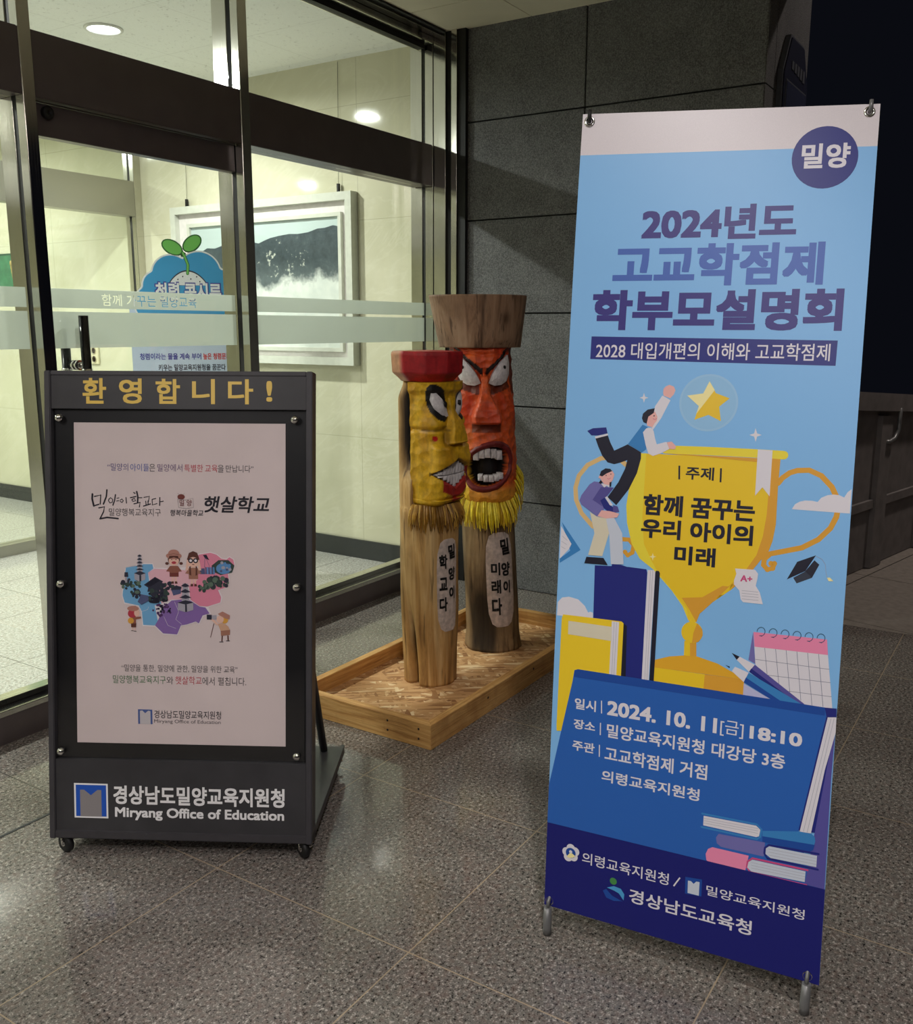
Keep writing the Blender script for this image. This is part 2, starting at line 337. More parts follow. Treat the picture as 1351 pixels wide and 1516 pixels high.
def print_art(items, surf, parents, labels, grid=None, z0=0.00025, dz=0.00013):
    """items: (group, kind, colour, ...) in mm on the surface; surf(u, v, h) -> world point; one mesh per group"""
    groups = {}; boxes = []
    for it in items:
        g, kind, colr = it[0], it[1], it[2]
        if kind == 'p': pts = it[3]; bb = (min(p[0] for p in pts), min(p[1] for p in pts), max(p[0] for p in pts), max(p[1] for p in pts))
        elif kind == 'l': pts = it[4]; bb = (min(p[0] for p in pts), min(p[1] for p in pts), max(p[0] for p in pts), max(p[1] for p in pts))
        elif kind == 'e': bb = (it[3] - it[5], it[4] - it[6], it[3] + it[5], it[4] + it[6])
        else: bb = tuple(it[4:8])
        lay = 0
        for b2, l2 in boxes:
            if bb[0] < b2[2] and bb[2] > b2[0] and bb[1] < b2[3] and bb[3] > b2[1]: lay = max(lay, l2 + 1)
        boxes.append((bb, lay)); h = z0 + dz * lay
        mb = groups.setdefault(g, MB()); bm = mb.bm; mi = mb.mi(ink(colr)); new = []
        if kind in ('p', 'e'):
            if kind == 'e': pts = [(it[3] + it[5] * cos(t * pi / 20), it[4] + it[6] * sin(t * pi / 20)) for t in range(40)]
            f = bm.faces.new([bm.verts.new((x, y, h)) for x, y in pts]); new = [f]
        elif kind == 'l':
            for q in stroke_quads(it[4], it[3]): new.append(bm.faces.new([bm.verts.new((v.x, v.y, h)) for v in q]))
            if len(it[4]) > 2 and it[3] > 2:
                for x, y in it[4]: new.append(bm.faces.new([bm.verts.new((x + it[3] * .495 * cos(t * pi / 6), y + it[3] * .495 * sin(t * pi / 6), h + .00002)) for t in range(12)]))
        else:
            txt, x0, y0, x1, y1, bold, ital = it[3:10]; me = text_mesh(txt, bold); xs = [v.co.x + ital * v.co.y for v in me.vertices]; ys = [v.co.y for v in me.vertices]
            ax, ay, bx, by = min(xs), min(ys), max(xs), max(ys); vm = [bm.verts.new((x0 + (x1 - x0) * (x - ax) / (bx - ax), y0 + (y1 - y0) * (y - ay) / (by - ay), h + v.co.z)) for x, y, v in zip(xs, ys, me.vertices)]
            for p in me.polygons:
                try: new.append(bm.faces.new([vm[i] for i in p.vertices]))
                except ValueError: pass
            bpy.data.meshes.remove(me)
        for f in new: f.material_index = mi
    out = {}
    for g, mb in groups.items():
        bm = mb.bm
        big = [f for f in bm.faces if len(f.verts) > 4]; bmesh.ops.triangulate(bm, faces=big)
        bmesh.ops.recalc_face_normals(bm, faces=bm.faces)
        if grid:
            for ax in (0, 1):
                lo = min(v.co[ax] for v in bm.verts); hi = max(v.co[ax] for v in bm.verts); k = math.floor(lo / grid) + 1
                while k * grid < hi:
                    n = Vector((1, 0, 0)) if ax == 0 else Vector((0, 1, 0)); geom = list(bm.verts) + list(bm.edges) + list(bm.faces)
                    bmesh.ops.bisect_plane(bm, geom=geom, plane_co=n * (k * grid), plane_no=n, dist=1e-5); k += 1
        for f in bm.faces:
            f.normal_update()
            if f.normal.z < 0: f.normal_flip()
        for v in bm.verts: v.co = surf(v.co.x, v.co.y, v.co.z)
        mb.keepn = True; o = mb.build(g.split('#')[0], None, parents(g)); out[g] = o
        if g in labels: o['label'] = labels[g]
    return out

# ================================================================== THE SETTING
YG, XW, XM, CZ = 2.86, 4.25, 4.33, 2.845
def sbox(name, x0, x1, y0, y1, z0, z1, m, label, bev=0): return struct(MB().box(x0, x1, y0, y1, z0, z1, m, bev).build(name), label)
sbox('floor', -5, 4.57, -5, YG, -0.08, 0, M_FLOOR, 'speckled grey polished granite tile floor outside the entrance')
sbox('floor', -3, 4.45, YG, 9.2, -0.08, 0, M_FLOOR_LIT, 'granite floor inside the glass, indoor brightness put into its paler colour')
M_PAVER = plain('concrete_paver', rgb(132, 124, 116), 0.85, vs=30, var=0.14)
mb = MB()
rd = Vector((1.0, -0.2156, 0)).normalized(); rn = Vector((0.2156, 1.0, 0)).normalized()
o0 = Vector((4.6, 0.42, -0.06))
for i in range(-2, 9):
    for j in range(-9, 4):
        c0 = o0 + rd * (i * 0.9) + rn * (j * 0.6)
        q = [c0 + rd * 0.004 + rn * 0.004, c0 + rd * 0.896 + rn * 0.004, c0 + rd * 0.896 + rn * 0.596, c0 + rd * 0.004 + rn * 0.596]
        if min(p.x for p in q) < 4.58: q = [Vector((max(p.x, 4.58), p.y, p.z)) for p in q]
        if max(p.x for p in q) - min(p.x for p in q) > 0.02: mb.prism(q, (0, 0, 0.055), M_PAVER)
struct(mb.build('floor'), 'dim concrete paving beyond the end of the granite floor')
sbox('floor', 4.57, 14, -8, 3, -0.12, -0.055, plain('paver_bed', rgb(40, 38, 36), 0.9), 'dark bed under the concrete paving')
# canopy ceiling: separate beige panels with thin joints
mb = MB()
for i in range(-6, 5):
    for j in range(-5, 6):
        x1 = XW - 0.0 - 1.2 * (4 - i) + 0.85; y1 = 2.32 - 0.9 * (2 - j) + 0.9 - 0.9
        xa, xb, ya, yb = max(x1 - 1.2, -5), min(x1, 4.3), y1 - 0.9, min(y1, 2.92)
        if xb - xa > .05 and yb - ya > .05: mb.box(xa + .0025, xb - .0025, ya + .0025, yb - .0025, CZ, CZ + 0.04, M_CANOPY)
struct(mb.build('ceiling'), 'beige panelled canopy ceiling over the entrance')
sbox('ceiling', -5, 4.6, -5, 3.0, CZ + 0.05, CZ + 0.2, M_CANOPY, 'solid canopy slab above the beige panels')
sbox('ceiling', -3, 4.45, 3.0, 9.2, CZ, CZ + 0.1, M_ACOU, 'white mineral fibre tile ceiling inside the lobby')
# grey granite wall: real panels with open dark joints
mb = MB(); mb.box(XW + 0.03, XW + 0.1, 1.22, 3.0, 0, CZ + .05, M_GASKET)
zs = [0.0, 0.479, 0.981, 1.455, 1.924, 2.403, CZ + .04]
for k, (z0, z1) in enumerate(zip(zs, zs[1:])):
    ys = [1.19, 2.026, 2.95]
    for y0, y1 in zip(ys, ys[1:]): mb.box(XW, XW + 0.03, y0 + .0035, y1 - .0035, z0 + .0035, z1 - .0035, M_WALLG, 0.0015)
struct(mb.build('wall_right'), 'dark grey granite panel wall beside the glass entrance')
mb = MB(); mb.box(XW + 0.02, 4.95, 1.215, 1.4, 0, 3.6, M_GASKET)
xs = [XW, 4.38, 4.95]
for x0, x1 in zip(xs, xs[1:]):
    for z0, z1 in zip(zs, zs[1:-1] + [3.6]): mb.box(x0 + .003, x1 - .003, 1.19, 1.215, z0 + .003, z1 - .003, M_WALLG)
struct(mb.build('wall_far'), 'unlit granite wall turning the corner into the dark')
# marble lobby walls
sbox('wall_inside', XM, XM + .12, YG + .03, 9.2, 0, CZ, M_MARBLE, 'polished cream marble wall with the framed picture, inside the glass')
sbox('wall_back', -3, XM, 9.08, 9.2, 0, CZ, M_MARBLE, 'cream marble wall at the back of the lobby')
sbox('wall_left', -3, -2.9, YG + .1, 9.2, 0, CZ, M_MARBLE, 'cream marble wall at the left end of the lobby')
sbox('baseboard_inside', XM - .015, XM, 2.96, 9.08, 0, 0.115, M_BASEB, 'dark stone skirting along the marble wall')

# ---------------- glass front
def frame_rect(mb, x0, x1, z0, z1, y0, y1, t, m):
    mb.box(x0, x0 + t, y0, y1, z0, z1, m); mb.box(x1 - t, x1, y0, y1, z0, z1, m)
    mb.box(x0 + t, x1 - t, y0, y1, z0, z0 + t, m); mb.box(x0 + t, x1 - t, y0, y1, z1 - t, z1, m)
GY = 2.925
def mullion(x0, x1, label):
    mb = MB(); mb.box(x0, x1, YG, YG + .042, 0.118, 2.80, M_STEEL, .002); mb.box(x0 + .003, x1 - .003, YG + .042, YG + .065, 0.118, 2.80, M_GASKET); mb.box(x0, x1, YG + .065, YG + .145, 0.118, 2.80, M_STEEL, .002)
    return struct(mb.build('trim'), label)
mullion(1.899, 1.943, 'stainless steel post left of the sliding door'); mullion(2.847, 2.897, 'stainless steel post right of the sliding door'); mullion(0.95, 0.995, 'stainless steel post at the far left of the glass front')
mullion(0.0, 0.045, 'stainless steel post out at the left end of the glass front')
mb = MB()
for x0, x1 in ((-2, 0.0), (0.045, 0.95), (0.995, 1.899), (1.943, 2.847), (2.897, 4.204)): mb.box(x0, x1, YG + .004, YG + .13, 2.106, 2.308, M_BRONZE, .002)
struct(mb.build('trim'), 'dark bronze door operator header running across the glass front')
mb = MB(); mb.box(-2, 4.204, YG, YG + .14, 0.0, 0.098, M_BRONZE); mb.box(-2, 4.204, YG - .004, YG + .145, 0.098, 0.118, M_STEEL, .002); mb.box(-2, 4.204, YG + .045, YG + .1, 0.118, 0.138, M_STEEL, .002)
struct(mb.build('trim'), 'stainless steel sill on a dark kick base under the glass')
mb = MB(); mb.box(-2, 4.212, YG, YG + .14, 2.795, CZ, M_STEEL, .002); mb.box(-2, 4.2, YG + .05, YG + .09, 2.775, 2.795, M_GASKET); mb.box(-2, 4.21, YG - .05, YG - .004, 2.825, CZ, M_STEEL); mb.box(-2, 4.21, YG - .075, YG - .05, 2.835, CZ, M_GASKET)
struct(mb.build('trim'), 'stainless steel head trim where the glass meets the ceiling')
mb = MB()
for ya, yb, m_, x_ in ((2.938, 3.01, M_STEEL, 4.215), (2.917, 2.938, M_GASKET, 4.222), (2.869, 2.917, M_STEEL, 4.215), (2.861, 2.869, M_GASKET, 4.222), (2.789, 2.861, M_STEEL, 4.212), (2.755, 2.789, M_GASKET, 4.228), (2.722, 2.755, M_STEEL, 4.214), (2.676, 2.722, M_GASKET, 4.226)):
    mb.box(x_, 4.252, ya, yb, 0.0 if ya < 2.86 else .1, CZ, m_, .001 if m_ is M_STEEL else 0)
struct(mb.build('trim'), 'stepped stainless steel jamb in the corner between glass and granite')
struct(MB().box(-2, 2.2, 2.322, 2.331, -.001, .0012, M_GASKET).build('trim'), 'dark joint strip across the floor in front of the doors')
def pane(name, x0, x1, z0, z1, label, band=True, y=GY):
    root = struct(MB().box(x0, x1, y - .004, y + .004, z0, z1, M_GLASS).build(name), label)
    if band:
        for k, (za, zb) in enumerate(((1.447, 1.512), (1.309, 1.434))):
            b = MB().box(x0 + .002, x1 - .002, y + .005, y + .0058, za, zb, M_FROST).build('frosted_band', None, root); lab(b, 'frosted film band across the glass')
    return root
pane('window_1', 2.90, 4.221, 0.139, 2.104, 'large fixed pane between the sliding door and the granite corner')
pane('window_2', 2.90, 4.221, 2.310, 2.790, 'transom pane above the large fixed pane', False)
pane('window_3', 1.946, 2.845, 2.310, 2.790, 'transom pane above the sliding door with the downlight behind', False)
pane('window_4', 0.998, 1.897, 0.139, 2.104, 'fixed pane left of the sliding door')
pane('window_5', 0.998, 1.897, 2.310, 2.790, 'transom pane left of the steel post', False)
pane('window_6', 0.048, 0.948, 0.139, 2.104, 'fixed pane at the far left of the glass front')
pane('window_7', 0.048, 0.948, 2.310, 2.790, 'transom pane at the far left of the glass front', False)
# sliding door leaf
door = struct(MB().box(1.955, 2.842, GY - .004, GY + .004, 0.14, 1.998, M_GLASS).build('door_1'), 'frameless glass door leaf with dark top rail and upright tube handles')
b = MB(); b.box(1.945, 2.845, GY - .022, GY + .022, 1.998, 2.100, M_BRONZE, .002); b.build('top_rail', None, door)
b = MB(); b.box(1.95, 2.84, GY - .03, GY - .024, 2.0995, 2.1045, M_STEEL_S); b.build('track_strip', None, door)
b = MB(); b.box(1.945, 2.845, GY - .022, GY + .022, 0.14, 0.2, M_STEEL, .002); b.build('bottom_rail', None, door)
b = MB().lathe([(0.0, -.0), (.021, 0), (.021, .012), (.018, .016), (.006, .017), (.006, .012), (0.0, .012)], (2.006, GY - .022, 2.073), (0, -1, 0), M_GASKET); b.build('lock_cylinder', None, door)
for k, (za, zb) in enumerate(((1.447, 1.512), (1.309, 1.434))):
    if k == 1: lab(MB().box(1.957, 2.840, GY + .005, GY + .0058, za, zb, M_FROST).build('frosted_band', None, door), 'lower frosted film band')
    else:   # the slogan is cut out of this band
        tm = text_mesh('함께 가꾸는 밀양교육', 0.004); xs_ = [v.co.x for v in tm.vertices]; ys_ = [v.co.y for v in tm.vertices]; bpy.data.meshes.remove(tm)
        c = bpy.data.curves.new('band', 'FONT'); c.body = '함께 가꾸는 밀양교육'; c.resolution_u = 3; c.offset = 0.004
        to = bpy.data.objects.new('band', c); COL.objects.link(to); bpy.context.view_layer.objects.active = to; to.select_set(True)
        ok = True
        try:
            bpy.ops.object.convert(target='CURVE'); cu = bpy.context.view_layer.objects.active.data
            sx, sy = (2.631 - 2.19) / (max(xs_) - min(xs_)), (1.499 - 1.457) / (max(ys_) - min(ys_))
            bx0, bx1 = min(xs_) - (2.19 - 1.957) / sx, min(xs_) + (2.840 - 2.19) / sx; bz0, bz1 = min(ys_) - (1.457 - za) / sy, min(ys_) + (zb - 1.457) / sy
            sp = cu.splines.new('POLY'); sp.points.add(3); sp.use_cyclic_u = True
            for p, (x, y) in zip(sp.points, ((bx0, bz0), (bx1, bz0), (bx1, bz1), (bx0, bz1))): p.co = (x, y, 0, 1)
            cu.dimensions = '2D'; cu.fill_mode = 'BOTH'; cu.offset = 0.0
            bpy.context.view_layer.update(); co = bpy.context.view_layer.objects.active
            me = bpy.data.meshes.new_from_object(co.evaluated_get(bpy.context.evaluated_depsgraph_get()))
            for v in me.vertices: v.co = Vector((2.19 + (v.co.x - min(xs_)) * sx, GY + .0055, 1.457 + (v.co.y - min(ys_)) * sy))
            b_ = bmesh.new(); b_.from_mesh(me); g_ = bmesh.ops.duplicate(b_, geom=list(b_.verts) + list(b_.edges) + list(b_.faces)); bmesh.ops.translate(b_, verts=[v for v in g_['geom'] if isinstance(v, bmesh.types.BMVert)], vec=(0, .0008, 0)); b_.to_mesh(me); b_.free()
            me.materials.clear(); me.materials.append(M_FROST); fo = bpy.data.objects.new('frosted_band', me); COL.objects.link(fo); attach(fo, door); lab(fo, 'upper frosted film band with a cut-out slogan')
            bpy.data.objects.remove(co)
        except RuntimeError: raise
def pull(y, ends):
    b = MB(); b.tube([(2.066, y, 0.86), (2.066, y, 1.421)], .0165, M_BLACKP, 20)
    o = b.build('handle', None, door)
    c = MB()
    for z in (0.93, 1.22): c.tube([(2.066, y, z - .018), (2.066, y, z + .018)], .0185, M_CHROME, 20)
    c.build('collar', None, o)
    return o
h1 = pull(2.872, 1); h2 = pull(2.985, 0)
b = MB()
for z in (0.96, 1.25): b.tube([(2.066, 2.880, z), (2.066, 2.976, z)], .011, M_CHROME, 16); b.lathe([(.018, 0), (.018, .012)], (2.066, GY - .016, z), (0, 1, 0), M_CHROME); b.lathe([(.018, 0), (.018, .012)], (2.066, GY + .004, z), (0, 1, 0), M_CHROME)
b.build('handle_standoff', None, door)
# inner partition between vestibule and lobby
YI = 5.30
mb = MB(); mb.box(-2.9, 4.27, YI, YI + .1, 2.102, 2.325, M_STEEL_S, .002); struct(mb.build('trim'), 'satin steel header of the inner lobby doors')
mb = MB(); mb.box(-2.9, 4.27, YI, YI + .1, 0.0, 0.07, M_STEEL_S, .002); struct(mb.build('trim'), 'low steel sill of the inner lobby doors')
def ipost(x0, x1, label):
    mb = MB(); mb.box(x0, x1, YI, YI + .04, 0.07, CZ, M_STEEL, .002); mb.box(x0 + .004, x1 - .004, YI + .04, YI + .06, .07, CZ, M_GASKET); mb.box(x0, x1, YI + .06, YI + .1, .07, CZ, M_STEEL, .002); return struct(mb.build('trim'), label)
ipost(4.27, 4.33, 'inner lobby door post against the marble wall'); ipost(2.35, 2.41, 'inner lobby door post in the middle'); ipost(0.5, .56, 'inner lobby door post at the left')
for k, (x0, x1) in enumerate(((2.415, 4.268), (0.565, 2.345))):
    pane('window_%d' % (8 + k), x0, x1, 0.07, 2.10, 'tall inner lobby pane ' + ('beside the marble wall' if k == 0 else 'left of the middle post'), False, YI + .05)
    pane('window_%d' % (10 + k), x0, x1, 2.327, CZ, 'transom pane of the inner lobby ' + ('beside the marble wall' if k == 0 else 'left of the middle post'), False, YI + .05)
# low parapet at the right, in the dark
P0 = Vector((5.524, 0.915, 0)); M_PARA = plain('rendered_parapet', rgb(118, 112, 110), 0.8, vs=12, var=0.15)
mb = MB()
def strip(d0, d1, off0, off1, za0, za1, zb0, zb1, m):
    a = P0 + rd * d0; b_ = P0 + rd * d1; base = [a - rn * off0, b_ - rn * off0]
    mb.prism([base[0] + Vector((0, 0, za0)), base[1] + Vector((0, 0, za1)), base[1] + Vector((0, 0, zb1)), base[0] + Vector((0, 0, zb0))], rn * (off0 + off1), m)
def zt(d): return 1.042 - 0.067 * d
strip(-0.6, 3.5, 0.0, .2, 0, 0, zt(-.6) - .1, zt(3.5) - .1, M_PARA)
strip(-0.6, 3.5, .05, .25, zt(-.6) - .1, zt(3.5) - .1, zt(-.6), zt(3.5), M_PARA)
for d in (-0.28, 0.26, 1.0): strip(d, d + .16, .03, 0, 0, 0, zt(d) - .13, zt(d + .16) - .13, M_PARA)
strip(-0.6, 3.5, .02, 0, .36, .36, .41, .41, M_PARA)
struct(mb.build('wall_low'), 'low rendered parapet with a flat coping at the right, in the dark')

# ================================================================== FIXED THINGS
def downlight(name, x, y, z, r, lens, label, cat, group=None):
    t = thing(name, label, cat, (x, y, z), 0, group)
    MB().lathe([(r * 1.22, 0.0), (r * 1.22, -.006), (r * 1.05, -.010), (r, -.004), (r, 0.0)], (x, y, z), (0, 0, 1), plain_once('white_trim', rgb(225, 225, 220), .4)).build('trim_ring', None, t)
    MB().lathe([(0.0001, -.002), (r * .98, -.002), (r * .98, -.001)], (x, y, z), (0, 0, 1), lens).build('lens', None, t)
    return t
def plain_once(n, c, r, **k): return MATS[n] if n in MATS else plain(n, c, r, **k)
for k, (x, y) in enumerate(VEST_LIGHTS):
    downlight('downlight', x, y, CZ, .078, M_LENS, ('lit round downlight behind the transom above the sliding door', 'lit round downlight of the vestibule left of the framed view', 'lit round downlight at the far left of the vestibule')[k], 'ceiling light', 'vestibule downlights')
for k, (x, y) in enumerate(LOBBY_LIGHTS):
    downlight('downlight', x, y, CZ, .09, M_LENS, ('lit downlight of the lobby nearest the marble wall outlet', 'lit downlight in the middle of the lobby', 'lit downlight at the back of the lobby by the marble wall', 'lit downlight at the back left of the lobby')[k], 'ceiling light', 'lobby downlights')
for k, (x, y) in enumerate(CANOPY_LIGHTS):
    downlight('downlight', x, y, CZ, .085, M_LENS_WARM, ('canopy downlight in front of the blue banner', 'canopy downlight in front of the welcome sign', 'canopy downlight furthest from the doors', 'canopy downlight nearest the blue banner')[k], 'ceiling light', 'canopy downlights')
# framed landscape on the marble wall
def on_marble(y0, y1, z0, z1, d0, d1, m, mb): mb.box(XM - d1, XM - d0, y0, y1, z0, z1, m)
PY0, PY1, PZ0, PZ1 = 3.464, 4.964, 1.163, 2.135
pic = thing('framed_picture', 'large white framed landscape of misty dark mountains on the marble wall', 'picture', (XM, (PY0 + PY1) / 2, PZ0))
M_MOULD = plain('silver_white_moulding', rgb(206, 208, 196), .35, vs=30); M_MAT = plain('pale_mat_board', rgb(226, 220, 218), .7); M_FRG = plain('frame_side', rgb(150, 152, 140), .4)
b = MB(); t_ = .045
for (ya, yb, za, zb) in ((PY0, PY0 + t_, PZ0, PZ1), (PY1 - t_, PY1, PZ0, PZ1), (PY0 + t_, PY1 - t_, PZ0, PZ0 + t_), (PY0 + t_, PY1 - t_, PZ1 - t_, PZ1)): on_marble(ya, yb, za, zb, .003, .062, M_MOULD, b)
b.build('outer_frame', None, pic)
b = MB(); on_marble(PY0 + t_, PY1 - t_, PZ0 + t_, PZ1 - t_, .005, .025, M_MAT, b); b.build('mat_board', None, pic)
IY0, IY1, IZ0, IZ1 = 3.575, 4.806, 1.263, 2.006
b = MB(); t_ = .022
for (ya, yb, za, zb) in ((IY0 - t_, IY0, IZ0 - t_, IZ1 + t_), (IY1, IY1 + t_, IZ0 - t_, IZ1 + t_), (IY0, IY1, IZ0 - t_, IZ0), (IY0, IY1, IZ1, IZ1 + t_)): on_marble(ya, yb, za, zb, .025, .048, M_MOULD, b)
b.build('inner_frame', None, pic)
def landscape():
    t = NT('mountain_photograph'); g = t.add('ShaderNodeTexCoord').outputs['Object']; sx = t.add('ShaderNodeSeparateXYZ'); t.link(g, sx.inputs[0]); y, z = sx.outputs[1], sx.outputs[2]
    n1 = t.noise(g, 22, 6, 0.7); n2 = t.noise(g, 9, 5, 0.6); n3 = t.noise(g, 5, 6, 0.65)
    mn = t.ramp(n1, [(0.35, rgb(34, 44, 48)), (0.6, rgb(66, 78, 82)), (0.72, rgb(104, 116, 112))])
    hazy = t.ramp(t.math('DIVIDE', t.math('SUBTRACT', z, IZ0 + .40), .3), [(0, rgb(120, 132, 134)), (.4, rgb(64, 76, 82)), (1, rgb(70, 84, 92))])
    mn = t.mix(0.4, mn, hazy)
    snow = t.math('MULTIPLY', t.ramp(n1, [(0.58, (0, 0, 0)), (0.62, (1, 1, 1))]), t.math('LESS_THAN', t.math('ADD', t.math('POWER', t.math('MULTIPLY', t.math('SUBTRACT', y, 4.05), 4.2), 2.0), t.math('POWER', t.math('MULTIPLY', t.math('SUBTRACT', z, IZ0 + .525), 9.0), 2.0)), 1.0))
    mn = t.mix(t.math('MULTIPLY', snow, .85), mn, rgb(196, 200, 186))
    mist = t.ramp(t.math('ADD', t.math('DIVIDE', t.math('SUBTRACT', IZ0 + .47, z), .14), t.math('MULTIPLY', t.math('SUBTRACT', n3, 0.5), 2.2)), [(0.3, (0, 0, 0)), (0.7, (1, 1, 1))])
    mc = t.ramp(n2, [(0.3, rgb(198, 206, 200)), (0.7, rgb(226, 230, 222))])
    t.set(Base_Color=t.mix(mist, mn, mc), Roughness=.35); return t.m
M_SKYP = plain('pale_photo_sky', rgb(186, 202, 200), .35, vs=2); M_LAND = landscape()
b = MB(); on_marble(IY0, IY1, IZ0, IZ1, .025, .030, M_SKYP, b)
def yz(px_, py_):  # points of the print measured on the picture in fractions
    return (XM - .0305, IY1 - px_ * (IY1 - IY0), IZ0 + py_ * (IZ1 - IZ0))
ridge = [(0, .79), (.04, .805), (.08, .80), (.114, .822), (.17, .815), (.228, .837), (.3, .83), (.36, .86), (.43, .852), (.48, .835), (.52, .855), (.559, .872), (.62, .885), (.685, .894), (.74, .889), (.806, .897), (.866, .92), (.91, .922), (.962, .937), (1, .924)]
b.prism([yz(0, 0), yz(1, 0)] + [yz(a, c) for a, c in reversed(ridge)], (-.0006, 0, 0), M_LAND); b.build('photograph', None, pic)
for y in (PY0 + .12, PY1 - .12):
    b = MB(); b.tube([(XM - .02, y, PZ1 - .01), (XM - .006, y, CZ - .01)], .0012, M_GASKET, 6); b.box(XM - .03, XM - .012, y - .006, y + .006, PZ1 - .012, PZ1 + .05, M_GASKET); b.build('hanging_wire', None, pic)
# small green picture and socket in the lobby
gp = thing('framed_picture', 'small green picture with a gold figure, partly seen at the left edge through both panes', 'picture', (XM, 6.85, 1.6))
MB().box(XM - .03, XM - .002, 6.62, 7.10, 1.66, 1.925, plain('dark_green_edge', rgb(30, 70, 50), .5)).build('frame', None, gp)
MB().box(XM - .033, XM - .030, 6.64, 7.08, 1.675, 1.91, plain('green_ground', rgb(56, 112, 78), .5, vs=18, var=.2)).build('picture_ground', None, gp)
b = MB()
for k in range(5): b.lathe([(.0, .0), (.05 - .007 * k, 0), (.05 - .007 * k, .003), (0, .003)], (XM - .033 - .002 * k, 6.74 + .01 * k, 1.73 + .03 * k), (-1, 0, 0), plain_once('dull_gold', rgb(170, 150, 90), .5))
b.build('gold_figure', None, gp)
ol = thing('wall_outlet', 'cream double wall outlet on the marble wall behind the door handle', 'outlet', (XM, 5.912, 1.12))
MB().box(XM - .012, XM, 5.86, 5.965, 1.115, 1.245, plain('cream_plastic', rgb(222, 214, 180), .4), .003).build('cover_plate', None, ol)
for z in (1.15, 1.21):
    f = MB().lathe([(.0, 0), (.026, 0), (.026, .003), (.022, .003), (.02, -.002), (0, -.002)], (XM - .012, 5.912, z), (-1, 0, 0), plain_once('cream_socket', rgb(190, 180, 150), .4)).build('socket', None, ol)
# dark blue shield sign on the wall round the corner
sg = thing('wall_sign', 'unlit dark blue shield-shaped sign with a pale border on the wall round the corner', 'sign', (4.64, 1.19, 2.0))
M_SB = plain('deep_blue_enamel', rgb(22, 28, 58), .45); M_SBL = plain('dull_blue_panel', rgb(44, 52, 84), .45); M_SW = plain('pale_sign_border', rgb(92, 96, 106), .5)
def shield(x0, x1, zb, zt_, ch, y0, y1, m): return MB().prism([(x0, y0, zb), (x1, y0, zb), (x1, y0, zt_ - ch * 1.6), (x1 - ch, y0, zt_), (x0 + ch, y0, zt_), (x0, y0, zt_ - ch * 1.6)], (0, y1 - y0, 0), m)
shield(4.42, 4.86, 1.75, 2.655, .10, 1.165, 1.188, M_SW).build('border', None, sg); shield(4.432, 4.848, 1.762, 2.643, .096, 1.160, 1.165, M_SB).build('plate', None, sg)
b = MB(); b.box(4.46, 4.82, 1.157, 1.160, 1.80, 2.46, M_SW); b.box(4.466, 4.814, 1.155, 1.157, 1.806, 2.452, M_SBL); b.build('inner_panel', None, sg)
b = MB(); b.box(4.60, 4.68, 1.153, 1.155, 2.12, 2.36, M_SB); b.box(4.54, 4.60, 1.153, 1.155, 2.05, 2.16, M_SB)
b.build('sign_figure', None, sg); b = MB()
for k in range(5): b.box(4.54 + .05 * k, 4.575 + .05 * k, 1.157, 1.160, 2.515 - .004 * k, 2.55, M_SW)
b.build('sign_mark', None, sg)
# handrail hook on the parapet and foliage behind it
hk = thing('grab_rail', 'bent pale grab rail on the dark parapet at the right edge', 'rail', P0 + rd * .42 - rn * .05 + Vector((0, 0, .7)))
pts = [P0 + rd * .47 - rn * .045 + Vector((0, 0, z)) for z in (.93, .85, .80)] + [P0 + rd * .42 - rn * .045 + Vector((0, 0, .755)), P0 + rd * .36 - rn * .04 + Vector((0, 0, .74)), P0 + rd * .33 - rn * .0 + Vector((0, 0, .74))]
MB().tube(pts, .012, M_GREYROD, 10).build('bent_tube', None, hk)
sh = thing('shrub', 'dark leafy shrub behind the low parapet at the right', 'shrub', (6.6, 1.75, .0))
M_LEAF = plain('dark_leaf', rgb(46, 62, 40), .6, vs=8, var=.3); b = MB(); rr = random.Random(3)
for k in range(900):
    c = Vector((6.7, 1.75, 1.15)); a = rr.uniform(0, 2 * pi); e = rr.uniform(-1, 1); rad = rr.random() ** .4
    p = c + Vector((cos(a) * 1.1 * rad, sin(a) * .28 * rad, e * .42 * rad + .1)); d = Vector((rr.uniform(-1, 1), rr.uniform(-1, 1), rr.uniform(-.8, .4))).normalized(); n = d.orthogonal().normalized(); l = rr.uniform(.05, .09)
    b.poly([p, p + d * l * .5 + n * l * .2, p + d * l, p + d * l * .5 - n * l * .2], M_LEAF)
b.keepn = True; b.build('foliage', None, sh)
b = MB()
for k in range(6): b.tube([(6.0 + .24 * k, 1.75, 0.0), (5.97 + .25 * k, 1.74, .6), (5.95 + .27 * k, 1.75, 1.1)], [.02, .014, .006], plain_once('bark', rgb(70, 56, 44), .8), 7)
b.build('stems', None, sh)

